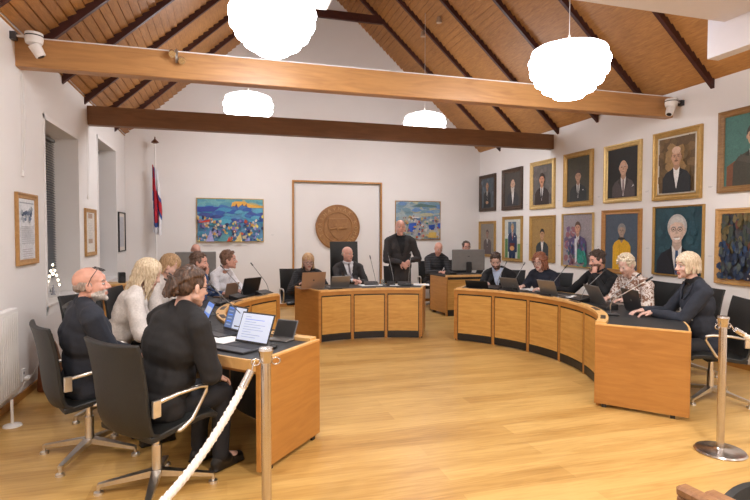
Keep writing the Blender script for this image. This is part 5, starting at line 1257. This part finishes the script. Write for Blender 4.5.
def wallcord(y0, z0, z1, label):
    t = thing('pull_cord', label, 'cord', (XL, y0, z1)); H = z0-z1
    G().tube([(.006, 0, H), (.006, .02, H*.5), (.01, .01, .03)], .0035, 6).obj('cord', WHITE, t); G().tube([(.006, .05, H), (.012, .10, H*.45), (.01, .03, .03)], .0035, 6).obj('return_cord', WHITE, t); G().rbox((.0, .0, -.03), (.02, .035, .03), .004).obj('cord_weight', WHITE, t)
wallcord(5.80, 3.3, 2.17, 'thin white hanging cord on the left wall above the nearest framed document'); wallcord(8.28, 3.2, 2.10, 'thin white hanging cord on the left wall between the windows')
t = thing('wall_socket', 'white wall socket with plug low on the left wall', 'socket', (XL, 5.72, .22), rad(90)); G().rbox((-.04, -.012, -.06), (.04, 0, .06), .004).obj('plate', WHITE, t); G().rbox((-.015, -.06, -.05), (.05, -.012, -.015), .01).obj('plug', WHITE, t); G().cyl((0, -.014, .02), (0, -.011, .02), .014, n=12).obj('outlet', GREYP, t)
o = G().tube([(XL+.03, 5.75, .19), (XL+.02, 5.95, .17), (XL+.02, 6.15, .28), (XL+.02, 6.35, .45)], .005, 6).obj('power_cable', WHITE, smooth=True); tag(o, 'white power cable rising from the wall socket towards the window', 'cable')
o = G().tube([(XL+.03, 5.70, .17), (XL+.02, 5.55, .09), (XL+.02, 5.42, .12), (XL+.02, 5.36, .3)], .005, 6).obj('power_cable', WHITE, smooth=True); tag(o, 'white power cable looping from the wall socket to the radiator', 'cable')
t = thing('radiator', 'white panel radiator cut by the left edge of the photo', 'radiator', (XL, 4.4, 0)); g = G().rbox((.04, 0, .18), (.11, .92, .93), .008); g.obj('panel', WHITE, t)
g = G()
for i in range(20): g.box((.11, .03+.045*i, .22), (.114, .05+.045*i, .89))
g.obj('ribs', WHITE, t)
for yy in (.10, .82): G().rbox((.012, yy, .25), (.04, yy+.03, .85), .003).obj('wall_bracket', WHITE, t)
t = thing('floor_stand', 'slim white post on a round foot beside the radiator', 'stand', (-1.70, 4.90, 0)); G().lathe([(.07, 0), (.065, .012), (.015, .02)], n=20).obj('foot', WHITE, t, smooth=40); G().cyl((0, 0, .01), (0, 0, .22), .011).obj('post', WHITE, t)
t = thing('leather_bag', 'brown leather bag standing on the floor against the left wall', 'bag', (-1.74, 6.02, 0), rad(90))
g = G(); vs = []
for z, w, d in ((0, .17, .085), (.03, .18, .09), (.25, .175, .075), (.42, .16, .035), (.45, .155, .02)):
    vs += [(w*cos(2*pi*j/20)*(1 if abs(cos(2*pi*j/20)) < .9 else 1), max(-d, min(d, 1.5*d*sin(2*pi*j/20))), z) for j in range(20)]
g.add(vs, [(i*20+j, i*20+(j+1) % 20, (i+1)*20+(j+1) % 20, (i+1)*20+j) for i in range(4) for j in range(20)]+[tuple(range(20))[::-1], tuple(range(80, 100))]); g.obj('body', BAGL, t, smooth=50)
G().tube([(-.10, 0, .44), (-.07, .0, .54), (.07, 0, .54), (.10, 0, .44)], .008, 8).obj('handle', BAGL, t, smooth=True); G().tube([(-.155, -.07, .2), (0, -.095, .19), (.155, -.07, .2)], .004, 6).obj('seam', BAGL, t)
t = thing('low_cabinet', 'small beech cabinet in the left rear corner behind the blonde woman', 'cabinet', (-1.62, 9.15, 0)); G().rbox((-.22, -.2, .04), (.22, .2, .76), .004).obj('body', BEECH, t); G().rbox((-.235, -.215, .76), (.235, .215, .79), .004).obj('top', EDGEW, t); _d = G().box((-.2, -.206, .08), (.2, -.2, .72)).obj('door', BEECHH, t); G().cyl((.15, -.206, .6), (.15, -.225, .6), .01).obj('knob', ALU, _d)
t = thing('loudspeaker', 'small black loudspeaker standing on the left rear cabinet', 'loudspeaker', (-1.60, 9.12, .79), rad(20)); G().rbox((-.05, -.06, 0), (.05, .06, .17), .01).obj('cabinet', PLAST, t); G().cyl((0, -.061, .07), (0, -.058, .07), .037, n=20).obj('cone', DGR, t)

# ------------------------------------------------------------ stanchions and ropes
def stanchion(x, y, label):
    t = thing('stanchion', label, 'stanchion', (x, y, 0), 0, 'steel rope stanchions')
    G().lathe([(.165, 0), (.17, .008), (.16, .018), (.04, .028), (.03, .035)], n=40).obj('base', CHROME, t, smooth=35); G().cyl((0, 0, .02), (0, 0, .93), .026, n=24).obj('post', CHROME, t, smooth=35)
    G().lathe([(.027, .92), (.033, .93), (.035, .97), (.040, .985), (.036, .998), (.01, 1.0)], n=24).obj('cap', CHROME, t, smooth=35)
    for a in (0, 180): 
        G().tube([(.03*cos(rad(a))+.022*cos(rad(a))*(1+cos(2*pi*j/12)), 0, .925+.018*sin(2*pi*j/12)) for j in range(12)], .004, 6, closed=True).obj('ring', CHROME, t, smooth=True)
    return t
stanchion(.20, 2.75, 'steel stanchion post in front of the left desk'); stanchion(3.47, 2.90, 'steel stanchion post with round base at the right')
def rope(A, Z, B, low, label, r=.021, off=0):
    t = thing('barrier_rope', label, 'rope', (0, 0, 0), 0); A = V(A); B = V(B); n = 130; pts = []
    for i in range(n+1):
        f = i/n; p = A.lerp(B, f); p.z -= low*4*f*(1-f)*(1.0) ; pts.append(p)
    st = pts[5:-5]; L = 0; acc = [0]
    for a, b in zip(st, st[1:]): L += (b-a).length; acc.append(L)
    g = G(); up = V((0, 0, 1))
    for k in range(3):
        q = []
        for i, p in enumerate(st):
            tt = (st[min(i+1, len(st)-1)]-st[max(i-1, 0)]).normalized(); sd = tt.cross(up).normalized(); uu_ = sd.cross(tt); a = acc[i]/.085*2*pi+k*2*pi/3
            q.append(p+(sd*cos(a)+uu_*sin(a))*r*.52)
        g.tube(q, r*.60, 8)
    g.obj('rope', ROPE, t, smooth=True)
    for e, d in ((0, 1), (-1, -1)):
        a, b = (pts[0], pts[6]) if e == 0 else (pts[-1], pts[-7]); dd = (b-a).normalized()
        G().cyl(tuple(a+dd*.05), tuple(b+dd*.02), r*1.05, n=14).obj('end_sleeve', CHROME, t, smooth=40)
        G().tube([a+dd*.055*f+V((0, 0, .010*sin(f*pi*2))) for f in [i/8 for i in range(9)]], .004, 6).obj('snap_hook', CHROME, t, smooth=True)
    return t
rope((.145, 2.75, .925), 0, (-1.15, 1.62, .925), .57, 'twisted white rope hanging from the left stanchion towards the lower left', .020)
stanchion(-1.20, 1.62, 'steel stanchion post out of frame at the lower left')
rope((3.53, 2.90, .925), 0, (5.25, 2.35, .925), .30, 'twisted white rope hanging from the right stanchion to the right', .018)
stanchion(5.31, 2.33, 'steel stanchion post out of frame at the far right')

# ------------------------------------------------------------ audience seats at the lower right
def seat(x, y, label, right=True):
    t = thing('audience_chair', label, 'chair', (x, y, 0), rad(186), 'wooden audience chairs'); OAK = wood('arm_wood', (.20, .09, .035), (.36, .18, .08), .35, 3)
    for s_ in (-1, 1):
        g = G(); g.rbox((s_*.27-.030, -.25, .58), (s_*.27+.030, .17, .625), .012); g.obj('armrest', OAK, t)
        G().rbox((s_*.27-.02, .12, 0), (s_*.27+.02, .16, .58), .006).obj('leg', OAK, t); G().rbox((s_*.27-.02, -.25, 0), (s_*.27+.02, -.21, .58), .006).obj('leg', OAK, t)
    G().rbox((-.24, -.22, .40), (.24, .25, .47), .03).obj('seat', LEATH, t)
    g = G(); vs = []; n = 14
    for k in range(n+1):
        a = -1+2*k/n; xx = a*.24; y0 = -.23+.05*a*a
        zt = .545+.035*cos(a*pi/2)
        vs += [(xx, y0-.02, .45), (xx, y0+.03, .45), (xx, y0+.02-.05, zt), (xx, y0-.06, zt)]
    fs = []
    for k in range(n):
        for j in range(4): fs.append((k*4+j, k*4+(j+1) % 4, k*4+4+(j+1) % 4, k*4+4+j))
    fs += [(0, 1, 2, 3), (n*4+3, n*4+2, n*4+1, n*4)]; g.add(vs, fs); g.obj('backrest', LEATH, t, smooth=50)
seat(2.055, 1.30, 'audience chair with wooden arms and black upholstery at the lower right corner')
seat(1.455, 1.31, 'audience chair left of the corner one, only its wooden arm end showing')
